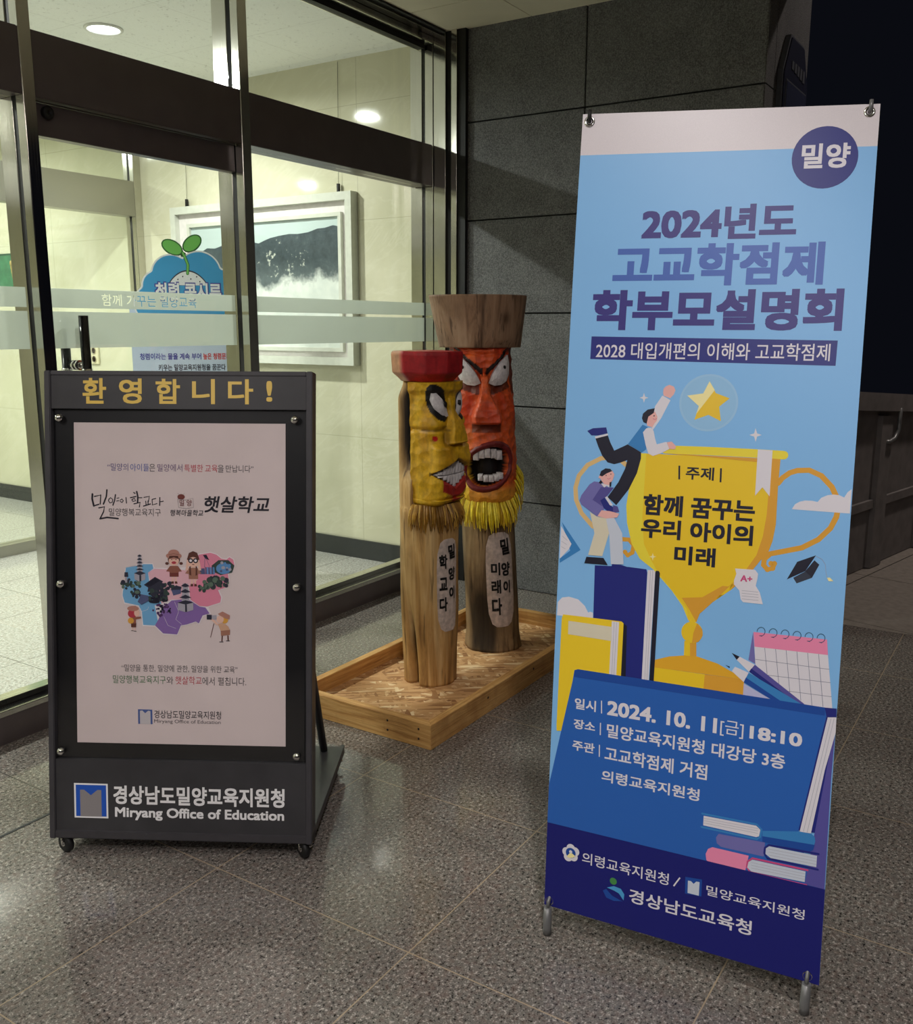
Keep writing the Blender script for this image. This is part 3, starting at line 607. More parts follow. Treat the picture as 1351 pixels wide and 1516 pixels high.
# ink outlines of the printed artwork, millimetres on the banner and on the sign face
BANNER_PRINT=[
["printed_background","p","sky",[[0,0],[600,0],[600,1713.6],[0,1713.6]]],
["printed_roundel","e","navy",500,1693.8,64.6,64.1],
["printed_roundel","t","white","밀양",454.4,1671.4,549,1722.5,0.028,0],
["printed_headline#1","t","navy2","2024년도",140.6,1529.6,454.9,1602.2,0.036,0],
["printed_headline#2","t","royal","고교학점제",85.5,1432.3,514.3,1521.3,0.036,0],
["printed_headline#3","t","navy2","학부모설명회",46.5,1337.4,557.4,1424.4,0.04,0],
["printed_subtitle","p","navy",[[48.3,1323.5],[551.4,1317.6],[550.7,1265.8],[48.1,1273.8]]],
["printed_subtitle","t","white","2028 대입개편의 이해와 고교학점제",59.8,1275.2,538.5,1310.9,0.008,0],
["printed_bubble","e","bub1",305.1,1183.8,60.5,61.2],
["printed_bubble","e","bub2",305.1,1183.8,56.1,56.5],
["printed_bubble","p","star",[[304.3,1229.6],[318.9,1204.7],[347.7,1194.3],[327.6,1176.2],[333.1,1145.3],[306.9,1158],[278.6,1146.5],[285.7,1176.2],[260.3,1198],[293,1203.5]]],
["printed_bubble","p","starl",[[304.3,1229.6],[316.2,1211.1],[281.7,1159.6],[285.7,1176.2],[260.3,1198],[293,1203.5]]],
["printed_sparkle#0","p","white",[[168.9,1201.8],[171.7,1193.5],[179.1,1191.3],[172,1188.7],[170.2,1180.2],[167.4,1188.6],[160,1190.8],[167.1,1193.4]]],
["printed_sparkle#1","p","white",[[404,1133.2],[407.8,1122],[417.3,1119.2],[408.2,1115.7],[406,1104.3],[402.2,1115.4],[392.6,1118.3],[401.8,1121.8]]],
["printed_cloud","p","white",[[2.2,689.1],[2.7,720.3],[12.2,731.9],[27.6,735.5],[49.4,731.7],[65.4,718.2],[73.8,703.8],[78.2,706.8],[84.4,705],[85,692.9]]],
["printed_trophy","l","tan",10,[[140.5,1042.3],[128.3,1052],[110.3,1058.6],[84,1054.4],[55.2,1038],[37,1012.9],[30.8,985.4],[33.7,958.2],[47.3,928.8],[74.4,900.5]]],
["printed_trophy","l","ochre",10,[[139.7,877.1],[155.9,877.5],[166.8,865.9],[164.8,849.3],[154.9,842.5],[148.6,849.4]]],
["printed_trophy","l","ochre",11,[[456.4,1020],[463.9,1031.3],[477.8,1043],[492.1,1048.4],[515.2,1050.2],[539,1040],[560.5,1018.2],[572.9,994.3],[574.9,973],[573.1,957.6],[563.3,933.8],[542,909],[511.5,889.5],[474.1,878.5],[450.9,871.8],[439.8,859.8],[439.1,847.1],[447.2,838.3],[457.3,841.8],[460.2,852.1],[453.7,851.6]]],
["printed_trophy","p","gold",[[170.7,1069.7],[159.3,1019.6],[149.4,989.5],[145.7,953.6],[149.3,915.1],[162.2,868.5],[181.6,837.4],[211.8,816.5],[254.6,773.6],[279.2,742.5],[292.2,714.8],[297.1,709.1],[310.4,710.7],[316.2,729.7],[341.1,757.4],[382.5,805.7],[377.3,788.3],[410.4,822.9],[432.3,856.1],[445.1,869.7],[453.6,898.8],[457.8,933.7],[456.7,1015.3],[457.7,1070.2]]],
["printed_trophy","p","lime",[[172.2,1069.7],[182.2,1070.2],[182.1,985.5],[182.2,926.5],[188.9,870.7],[207.9,833.9],[223.8,808.8],[288,737.7],[293.6,714.9],[279.2,742.5],[254.6,773.6],[211.8,816.5],[181.6,837.4],[162.2,868.5],[149.3,915.1],[145.7,953.6],[149.4,989.5],[159.3,1019.6]]],
["printed_trophy","p","ochre",[[439.9,1070.9],[457.7,1070.2],[456.7,1015.3],[457.8,933.7],[453.6,898.8],[445.1,869.7],[432.3,856.1],[410.4,822.9],[377.3,788.3],[382.5,805.7],[341.1,757.4],[316.2,729.7],[310.4,710.7],[293.2,738.2],[276.7,760.4],[319.3,766.1],[359.7,795.1],[371.5,794.8],[399.4,824.7],[423.6,866.6],[433.7,906.7],[438.2,951.2]]],
["printed_trophy","l","lime",18,[[221.8,1080.2],[309.6,1080.8],[401,1080.1],[463.6,1078.9]]],
["printed_trophy","p","ochre",[[216,1071.8],[413.7,1070.3],[414.3,1062.1],[310.4,1068]]],
["printed_ribbon","p","white",[[411.6,1088.5],[440.8,1087.6],[441.4,991.7],[425.9,1009.7],[412.5,991.2]]],
["printed_trophy","p","gold",[[287.7,667.7],[299.7,666.4],[301.6,634.8],[288.6,634.2]]],
["printed_trophy","p","ochre",[[299.7,666.4],[313.1,666.5],[315,635.6],[301.6,634.8]]],
["printed_trophy","e","gold",302.7,687.5,22.5,23.3],
["printed_trophy","p","ochre",[[312.2,708.7],[323.6,697.3],[325.5,683.7],[317.3,668.7],[304.1,664.8],[305.5,686.7]]],
["printed_trophy","p","amber",[[227.4,600.1],[227.6,617.2],[257.3,628.7],[289.6,635.4],[316.5,636.9],[359.7,627.4],[397.5,610.8],[416.2,601.6]]],
["printed_trophy","p","gold",[[227.4,600.1],[334.8,600.6],[334,569.3],[226.4,569.7]]],
["printed_trophy","p","ochre",[[334.8,600.6],[416.2,601.6],[415.7,568.3],[334,569.3]]],
["printed_theme_text","l","ink",3.6,[[253.7,1046.5],[255.3,1016.7]]],
["printed_theme_text#9","l","ink",3.6,[[340.2,1045.4],[341,1015.6]]],
["printed_theme_text#9","t","ink","주제",268.2,1018,326.7,1045.9,0.02,0],
["printed_theme_text#1","t","ink","함께 꿈꾸는",182.4,935.1,414.6,981.3,0.034,0],
["printed_theme_text#2","t","ink","우리 아이의",180.8,885,414.1,927.6,0.034,0],
["printed_theme_text#3","t","ink","미래",255,832.6,341.2,873.4,0.034,0],
["printed_sparkle#3","p","starl",[[209.1,852.4],[211.3,846],[217,844.6],[211.5,842.3],[210.1,835.5],[207.9,841.9],[202.1,843.3],[207.7,845.7]]],
["printed_cloud#2","p","white",[[486.7,967.7],[492.4,978.4],[500.8,984.2],[510.8,987.3],[525.2,987.6],[535.4,985.8],[542,994.9],[553.1,1000.8],[564.4,1003],[575.8,1002.2],[585.2,998.2],[590.9,1009.2],[598.1,1015.8],[598,966.3]]],
["printed_open_book","p","sea",[[3.6,905.8],[49.4,845.2],[3,811.2],[2.6,821],[25.7,841.6]]],
["printed_open_book","p","white",[[2.2,896.4],[28,857.1],[22.5,844.4],[2.6,821]]],
["printed_open_book","l","grey",0.8,[[5.7,873.7],[18.5,864]]],
["printed_open_book","l","grey",0.8,[[5,861.3],[17.4,854.7]]],
["printed_open_book","l","grey",0.8,[[5,849],[14.8,844.3]]],
["printed_upper_book","p","navy",[[83.4,813.3],[159.3,816.6],[197.4,815.1],[199.8,807.9],[201.1,567.4],[88.9,550.3]]],
["printed_upper_book","p","white",[[200.4,813.9],[213.4,814.6],[217,811.1],[216.4,568.3],[201.1,567.4]]],
["printed_upper_book","l","grey",0.8,[[206.8,813.1],[207.8,568.5]]],
["printed_upper_book","l","grey",0.8,[[211.4,813.5],[212.5,568.3]]],
["printed_upper_book","p","ink",[[218.3,814.2],[224.9,813.9],[227.2,809.1],[227.6,567],[217.8,568.5],[217.1,809.6]]],
["printed_yellow_book","p","ink",[[154.5,689.2],[162.2,684.1],[165.4,569.6],[153.3,570.2]]],
["printed_yellow_book","p","gold2",[[16.5,693.3],[149.8,693.1],[154.5,689.2],[154.9,568.6],[56,557.6],[35.3,422.6],[13.1,419.5],[12.1,429.4],[13.7,684.2]]],
["printed_yellow_book","p","white",[[128.1,691.1],[144.5,691],[144.4,568.8],[128.4,568.6]]],
["printed_yellow_book","l","grey",0.8,[[133.5,689.6],[134.4,569.5]]],
["printed_yellow_book","l","grey",0.8,[[138.9,689.7],[139.3,568.7]]],
["printed_yellow_book","p","cream",[[29.5,679.9],[128.7,678.1],[129.8,646],[30,648.9]]],
["printed_student_reaching","p","white",[[68,1102.6],[96.2,1110.2],[97.1,1105.5],[69.8,1097.3]]],
["printed_student_reaching","p","ink",[[140.7,1088.1],[170.6,1071.7],[171.4,1058.5],[164.7,1025.8],[149.4,989.5],[123.7,952.1],[103.6,968.8],[125.2,1002.9],[138.1,1033.3],[142.2,1053.6],[128.5,1047.6],[114.1,1043],[99.3,1046.2],[86.7,1060.5],[76.6,1080.9],[69.8,1097.9],[96.5,1106.1],[102.6,1090.9],[112.4,1072.9],[132.3,1083.3]]],
["printed_student_reaching","p","navy",[[50.5,1114.2],[62.6,1120.6],[91.9,1123.7],[95.6,1110.8],[75.3,1105.3],[60.5,1104.7]]],
["printed_student_reaching","p","white",[[208.3,1196.9],[225.9,1187.2],[208.7,1147.6],[192.7,1121.5],[187.6,1130.9],[194.3,1173.3]]],
["printed_student_reaching","p","skin",[[209.4,1202.7],[209.7,1211.4],[214.1,1216.7],[221.5,1220.3],[230.9,1217],[235.1,1209],[232.1,1199.7],[225,1191.5],[211.2,1196.4]]],
["printed_student_reaching","p","skin",[[176.9,1155.4],[195,1161.7],[200.9,1150.3],[200,1141.5],[195.3,1135.5],[191.5,1127.3],[179.9,1130.6]]],
["printed_student_reaching","p","ink",[[194,1169],[179.1,1165.6],[169.7,1156.6],[168,1146.3],[171.7,1137.7],[178.7,1135],[177.5,1146.6],[181.5,1150.2],[192.4,1158.7]]],
["printed_student_reaching","e","ink",193.6,1152.4,1.4,1.5],
["printed_student_reaching","l","rose",1,[[191.2,1146.5],[195.3,1144.3],[199.7,1146.8]]],
["printed_student_reaching","p","sea",[[170.3,1132.4],[181.5,1127.8],[179.1,1120.4],[174.5,1111.5],[181.6,1079.5],[172,1071.5],[141.3,1088.7]]],
["printed_student_reaching","p","white",[[172.2,1115.8],[178.8,1124.8],[188.7,1126.6],[194.8,1119.5],[198.7,1103.6],[203.2,1090.7],[223.2,1097],[230.4,1081.7],[213.5,1071.6],[196.8,1065],[186.5,1069.5],[179.6,1088.2]]],
["printed_student_reaching","p","skin",[[224.1,1095.9],[234.4,1098.1],[244.1,1088.1],[242.5,1081.6],[230.4,1081.7]]],
["printed_student_reaching","p","white",[[97,969.8],[101.9,971.6],[116.4,951.6],[110.6,949.7]]],
["printed_student_reaching","p","navy",[[86.1,961.6],[96.2,968.9],[109,951.7],[117.2,947.2],[118,933.2],[106.9,936],[93.6,945.6]]],
["printed_student_helping","p","violet",[[62,994.7],[72,1002.2],[87,1000.7],[102.3,991.1],[116.2,991],[103.4,971.7],[87.7,960.2],[97.7,941.4],[82.2,924],[46.3,948.4],[41.3,957.2],[45.2,969.6]]],
["printed_student_helping","p","violet2",[[87.6,990.2],[115.7,990.4],[101.1,970.1],[87.7,960.2],[93.5,947.1],[70.6,960.6]]],
["printed_student_helping","p","white",[[87.1,998.3],[102,997.1],[106.5,995.8],[105.9,990.4],[100.7,994],[95,989.8]]],
["printed_student_helping","p","skin",[[85,1009.6],[81.1,1010.9],[83.1,1017],[94.6,1023.6],[110.5,1028.9],[116,1020.2],[113.2,1008.2],[105,995.8],[93.7,997.5]]],
["printed_student_helping","p","ink",[[83.2,1016.1],[86.2,1026.1],[95.6,1032.6],[105.9,1032.2],[110.9,1027.4],[99.2,1021.7],[89.2,1014.3]]],
["printed_student_helping","p","ink",[[82.6,999.8],[86.1,1006],[91.1,1001.5],[87.2,997.1]]],
["printed_student_helping","p","ink",[[106.2,1001.8],[110.5,1003.5],[110.2,992.5],[106.7,992.9]]],
["printed_student_helping","e","ink",97.9,1016.9,1.2,1.2],
["printed_student_helping","e","ink",108.1,1020.4,1.2,1.2],
["printed_student_helping","l","rose",0.9,[[100.7,1010.4],[104.3,1008.9],[108.3,1012.1]]],
["printed_student_helping","p","cream",[[66.1,933.1],[82.8,923.5],[104.7,920.8],[111.5,888.3],[98.9,835.3],[67.2,835.5],[78.8,885.7]]],
["printed_student_helping","p","white2",[[102.6,921.3],[120.9,923.5],[140.4,890.6],[147.2,821.7],[119.2,819],[112,885.3]]],
["printed_student_helping","p","violet2",[[116.9,951.7],[126.8,949.3],[131.3,937.7],[117.4,933.7]]],
["printed_student_helping","p","skin",[[91.9,938.6],[111.2,937.8],[131.5,933.5],[127.3,924.9],[103.2,920.7],[83.6,924.7]]],
["printed_student_helping","p","ink",[[63.5,830.9],[102,831.7],[112.4,816.6],[59.4,815.9]]],
["printed_student_helping","p","navy",[[122.1,819.9],[141.4,819.9],[160.9,815.2],[120.9,814.4]]],
["printed_grade_sheet","p","white",[[382.5,834.5],[423,835.5],[429.6,827.6],[429,817.7],[426.5,801.9],[435.4,788.6],[443.1,764.6],[403.3,764.8],[398.1,770.5],[394.2,788.6],[382.6,800.2],[382,808.7],[386,823.4]]],
["printed_grade_sheet","t","rose","A+",394.8,808.4,418.8,822,0.03,0],
["printed_grade_sheet","l","grey",0.9,[[399,789.1],[432.7,789.2]]],
["printed_grade_sheet","l","grey",0.9,[[399.4,783.4],[433,783.6]]],
["printed_grade_sheet","l","grey",0.9,[[399.8,777.8],[433.4,778]]],
["printed_grade_sheet","l","grey",0.9,[[400.2,771.5],[433.8,771.8]]],
["printed_graduation_cap","p","slate",[[498.9,825.9],[521.3,841.4],[537.7,865.6],[547.2,857.6],[535,829.4],[506.2,815]]],
["printed_graduation_cap","p","ink",[[504.5,859.8],[539.6,876.2],[521.3,841.9],[486.7,821.4]]],
["printed_graduation_cap","p","ink2",[[521.3,841.9],[537.2,865.5],[547.2,857.6],[535,829.4]]],
["printed_graduation_cap","l","grey",0.7,[[539.7,874.5],[551.6,869.5],[558.6,859.2],[561,842.9],[564.3,830.9]]],
["printed_graduation_cap","p","starl",[[563.7,832.2],[569.2,833.3],[576,826.6],[567.2,825.7]]],
["printed_calendar","p","violet",[[427.4,704.2],[436.3,637.2],[421.9,643.7]]],
["printed_calendar","p","white",[[432.1,673.6],[575.8,675.1],[591.1,566.6],[522.4,563.8],[436.4,635.8]]],
["printed_calendar","p","pink",[[428.2,704.3],[572,706.4],[575.8,675.1],[432.1,673.6]]],
["printed_calendar","l","grey2",0.9,[[435.6,647.1],[580.2,646.3]]],
["printed_calendar","l","grey2",0.9,[[461.1,617.3],[584.4,619.5]]],
["printed_calendar","l","grey2",0.9,[[505.1,590.1],[588,591.3]]],
["printed_calendar","l","grey2",0.9,[[452.7,673.4],[460.9,619.5]]],
["printed_calendar","l","grey2",0.9,[[474.2,674.3],[485.5,600.6]]],
["printed_calendar","l","grey2",0.9,[[495,674.3],[507.9,587.2]]],
["printed_calendar","l","grey2",0.9,[[516.1,674.3],[530.1,574]]],
["printed_calendar","l","grey2",0.9,[[536.9,674.3],[552,567.7]]],
["printed_calendar","l","grey2",0.9,[[557.9,674.9],[573.2,568.4]]],
["printed_calendar","l","teal",1.3,[[435.4,706],[435.8,709.8],[437.6,713],[440.3,715.2],[443.6,716],[446.8,715.3],[449.4,713.1],[451,709.8],[451.2,706.1],[450.1,702.5],[447.8,699.7],[444.7,698.2],[441.4,698.2]]],
["printed_calendar","l","teal",1,[[439.6,698.1],[446.1,697.2]]],
["printed_calendar","l","teal",1.3,[[459.3,706.2],[459.7,709.9],[461.5,713.1],[464.2,715.3],[467.4,716.1],[470.6,715.4],[473.2,713.2],[474.8,710],[475,706.3],[473.9,702.7],[471.6,699.9],[468.6,698.4],[465.3,698.3]]],
["printed_calendar","l","teal",1,[[463.5,698.2],[469.9,697.4]]],
["printed_calendar","l","teal",1.3,[[483,706.3],[483.4,710],[485.1,713.2],[487.8,715.4],[491,716.2],[494.2,715.5],[496.8,713.3],[498.3,710.1],[498.5,706.4],[497.4,702.9],[495.2,700.1],[492.2,698.6],[488.9,698.5]]],
["printed_calendar","l","teal",1,[[487.2,698.4],[493.5,697.6]]],
["printed_calendar","l","teal",1.3,[[506.4,706.4],[506.9,710.1],[508.6,713.3],[511.3,715.5],[514.4,716.3],[517.6,715.5],[520.1,713.4],[521.6,710.2],[521.9,706.5],[520.8,703],[518.6,700.3],[515.6,698.7],[512.4,698.7]]],
["printed_calendar","l","teal",1,[[510.6,698.6],[516.9,697.8]]],
["printed_calendar","l","teal",1.3,[[529.7,706.6],[530.1,710.2],[531.8,713.4],[534.5,715.6],[537.6,716.4],[540.7,715.6],[543.3,713.5],[544.8,710.3],[545,706.7],[543.9,703.2],[541.7,700.4],[538.8,698.9],[535.6,698.9]]],
["printed_calendar","l","teal",1,[[533.8,698.8],[540.1,697.9]]],
["printed_calendar","l","teal",1.3,[[552.8,706.7],[553.2,710.4],[554.9,713.5],[557.5,715.7],[560.6,716.5],[563.7,715.7],[566.2,713.6],[567.7,710.4],[567.9,706.8],[566.9,703.3],[564.7,700.6],[561.8,699.1],[558.6,699.1]]],
["printed_calendar","l","teal",1,[[556.9,699],[563.1,698.1]]],
["printed_pencils","p","lilac",[[415.6,592.9],[469.5,568.6],[415.8,567.2]]],
["printed_pencils","p","white",[[401.3,647.5],[403.9,648.4],[435.3,635.7],[424.8,618.5],[398.1,641]]],
["printed_pencils","p","ink",[[387.5,654.2],[403.7,648.4],[398.4,640.8]]],
["printed_pencils","p","violet3",[[435.3,635.7],[444.3,629.8],[537.7,568.2],[522.3,565.8],[424.7,619.4]]],
["printed_pencils","p","navy",[[428.9,626.8],[424.7,619.4],[514.4,567.3],[524.9,566.2]]],
["printed_pencils","p","ink",[[376,626.7],[385.5,624.3],[384.6,621.3]]],
["printed_pencils","p","white",[[395.8,625.8],[424.1,617],[415.4,595.7],[389.9,615.5]]],
["printed_pencils","p","sea",[[424.1,617],[532.6,567.4],[474.9,566.6],[415.4,595.7]]],
["printed_pencils","p","royal2",[[419.3,606.3],[415.4,595.7],[474.9,566.6],[490.7,567.7]]],
["printed_blue_cover","p","cover",[[57.7,571.1],[577.4,567.7],[581.8,559],[542.3,304.2],[546.4,276.4],[598.9,198.2],[352.9,193.6],[-0.3,198.5],[0,287.8],[45.4,540.7],[48.9,568]]],
["printed_blue_cover","p","royal2",[[54.7,570.7],[577.4,567.7],[577.5,551],[48.5,551.9],[49,566.2]]],
["printed_blue_cover","p","navy",[[576.4,567.6],[599.1,569.1],[599.7,551.5],[596.3,442.4],[573.5,308.8],[542.2,306.8],[580.9,550.5]]],
["printed_blue_cover","p","violet3",[[599.7,551.5],[597.7,427.3],[598.9,198.2],[560.8,199.2],[573.5,308.8]]],
["printed_blue_cover","p","white",[[583.5,548.8],[599.7,551.5],[600.3,520.3],[584.6,440.1],[566.4,306.1],[544.7,304.7]]],
["printed_blue_cover","l","grey",0.8,[[589.9,547.3],[551.9,306.4]]],
["printed_blue_cover","l","grey",0.8,[[595.6,548.2],[559.2,306.5]]],
["printed_stacked_books","p","sea",[[472.8,278.5],[472.1,289.8],[544.2,305.1],[567.2,305.7],[574.2,300.4],[575.7,291.7],[572.6,275.4],[567,268.9]]],
["printed_stacked_books","p","royal2",[[472.8,278.5],[575.2,284.3],[572.8,272.8],[567,268.3],[473.5,267]]],
["printed_stacked_books","p","violet",[[384,262.5],[478.6,266.1],[477.8,236.1],[390.8,235.5],[381.3,241.4],[378.8,253.1]]],
["printed_stacked_books","l","navy",4,[[583.4,267.6],[486.3,263.1],[479.2,255.6],[478.6,243.5],[485.4,234.5],[583.9,235.4]]],
["printed_stacked_books","p","white2",[[487.6,260.8],[580.8,263.1],[580.8,239.8],[491.6,236.8],[481.2,242.8],[481.2,254.7]]],
["printed_stacked_books","p","pink",[[372.8,230.6],[447.8,230.6],[442.2,194.2],[372.3,192.7],[361.8,199.6],[359.5,212.8],[363.9,224.9]]],
["printed_stacked_books","l","rose",4,[[564.5,229.3],[455.6,227.1],[446.5,218.1],[445.4,205.8],[452.3,196.8],[564,197.9]]],
["printed_stacked_books","p","white2",[[455.8,224.2],[561.1,225.8],[560.5,203.5],[454.7,198.8],[446.2,205.2],[448.1,217.2]]],
["printed_stacked_books","l","sea",4,[[347.3,298.4],[460.2,300.4],[470,292],[468.4,275.7],[462,269.6],[347.3,269]]],
["printed_stacked_books","p","white",[[350.7,294.5],[459.1,297.5],[467.8,290.7],[465.9,276.4],[460.5,273.5],[351.1,273.5]]],
["printed_stacked_books","l","grey",0.7,[[351.5,289.2],[463.2,292.3]]],
["printed_stacked_books","l","grey",0.7,[[486.7,254.7],[579.7,257.7]]],
["printed_stacked_books","l","grey",0.7,[[453.6,217.8],[560.2,220.4]]],
["printed_stacked_books","l","grey",0.7,[[351.8,284.1],[463.5,287.3]]],
["printed_stacked_books","l","grey",0.7,[[487.1,248.5],[580.1,251.6]]],
["printed_stacked_books","l","grey",0.7,[[454,212],[560.6,214.7]]],
["printed_stacked_books","l","grey",0.7,[[352.1,278.9],[463.8,282.3]]],
["printed_stacked_books","l","grey",0.7,[[487.5,242.2],[580.4,245.4]]],
["printed_stacked_books","l","grey",0.7,[[454.3,206.2],[560.9,209.1]]],
["printed_footer","p","navy3",[[0,0],[600,0],[600,198.2],[0,198.5]]],
["printed_footer","e","white",58.9,150.1,10.3,10.4],
["printed_footer","e","white",69.1,145.1,10.3,10.3],
["printed_footer","e","white",65.9,132.1,10.3,10.4],
["printed_footer","e","white",53.5,128.9,10.3,10.4],
["printed_footer","e","white",49.2,140.1,10.3,10.4],
["printed_footer","e","white",59.3,139.2,12.8,12.3],
["printed_footer","e","royal2",59.3,139.7,11.8,11.8],
["printed_footer","p","starl",[[50.1,129.7],[59.2,141.6],[70.6,135],[64.6,129.6],[55,127.2]]],
["printed_footer","e","white",59.2,142.5,3.9,3.8],
["printed_footer","t","white","의령교육지원청",86.7,122.3,284.2,149.5,0.008,0],
["printed_footer","l","white",3,[[295.5,124.9],[308.2,147.1]]],
["printed_footer","p","royal2",[[319.7,151.9],[355.1,155.4],[355.8,118.1],[320.8,115.2]]],
["printed_footer","p","white2",[[325.6,145.4],[332.1,145.8],[337.9,141.1],[343.5,148],[350.3,148.4],[350.3,118.3],[326.2,118]]],
["printed_footer","t","white","밀양교육지원청",365.3,124.4,564.3,146.2,0.008,0],
["printed_footer","e","green",161.3,99.7,8,7.8],
["printed_footer","p","aqua",[[147.2,81.4],[163.2,89],[179.4,87],[187.7,76.3],[186.6,62.1],[175.4,75.2],[163.6,78.9]]],
["printed_footer","p","royal2",[[138.3,71.9],[146,77.8],[159.6,66.2],[178.4,60.7],[185.3,59.9],[164.7,55],[146.9,57.9]]],
["printed_footer","t","white","경상남도교육청",198.8,62,462.4,94.1,0.016,0],
["printed_details_heading#1","t","white","일시",53,478.8,102.3,504.4,0.022,0],
["printed_divider#1","l","white",2.4,[[114.4,507.3],[115.8,478.2]]],
["printed_divider#1","t","white","2024. 10. 11",128.2,477,366.7,510.2,0.032,0],
["printed_date#2","t","white","[금]",373.8,474.7,421.5,509.2,0,0],
["printed_time","t","white","18:10",434,478.7,537.9,506.4,0.032,0],
["printed_details_heading#2","t","white","장소",52.8,432.8,102.7,455.4,0.022,0],
["printed_divider#2","l","white",2.4,[[114.5,456.2],[115.3,428]]],
["printed_place","t","white","밀양교육지원청 대강당 3층",129.7,426,507.8,457.7,0.018,0],
["printed_details_heading#3","t","white","주관",52,382,103.9,405.5,0.022,0],
["printed_divider#3","l","white",2.4,[[114.6,405.4],[115.4,377.8]]],
["printed_host#1","t","white","고교학점제 거점",127.5,371.9,352.6,405.5,0.018,0],
["printed_host#2","t","white","의령교육지원청",123,322.5,339.3,349.8,0.018,0]]
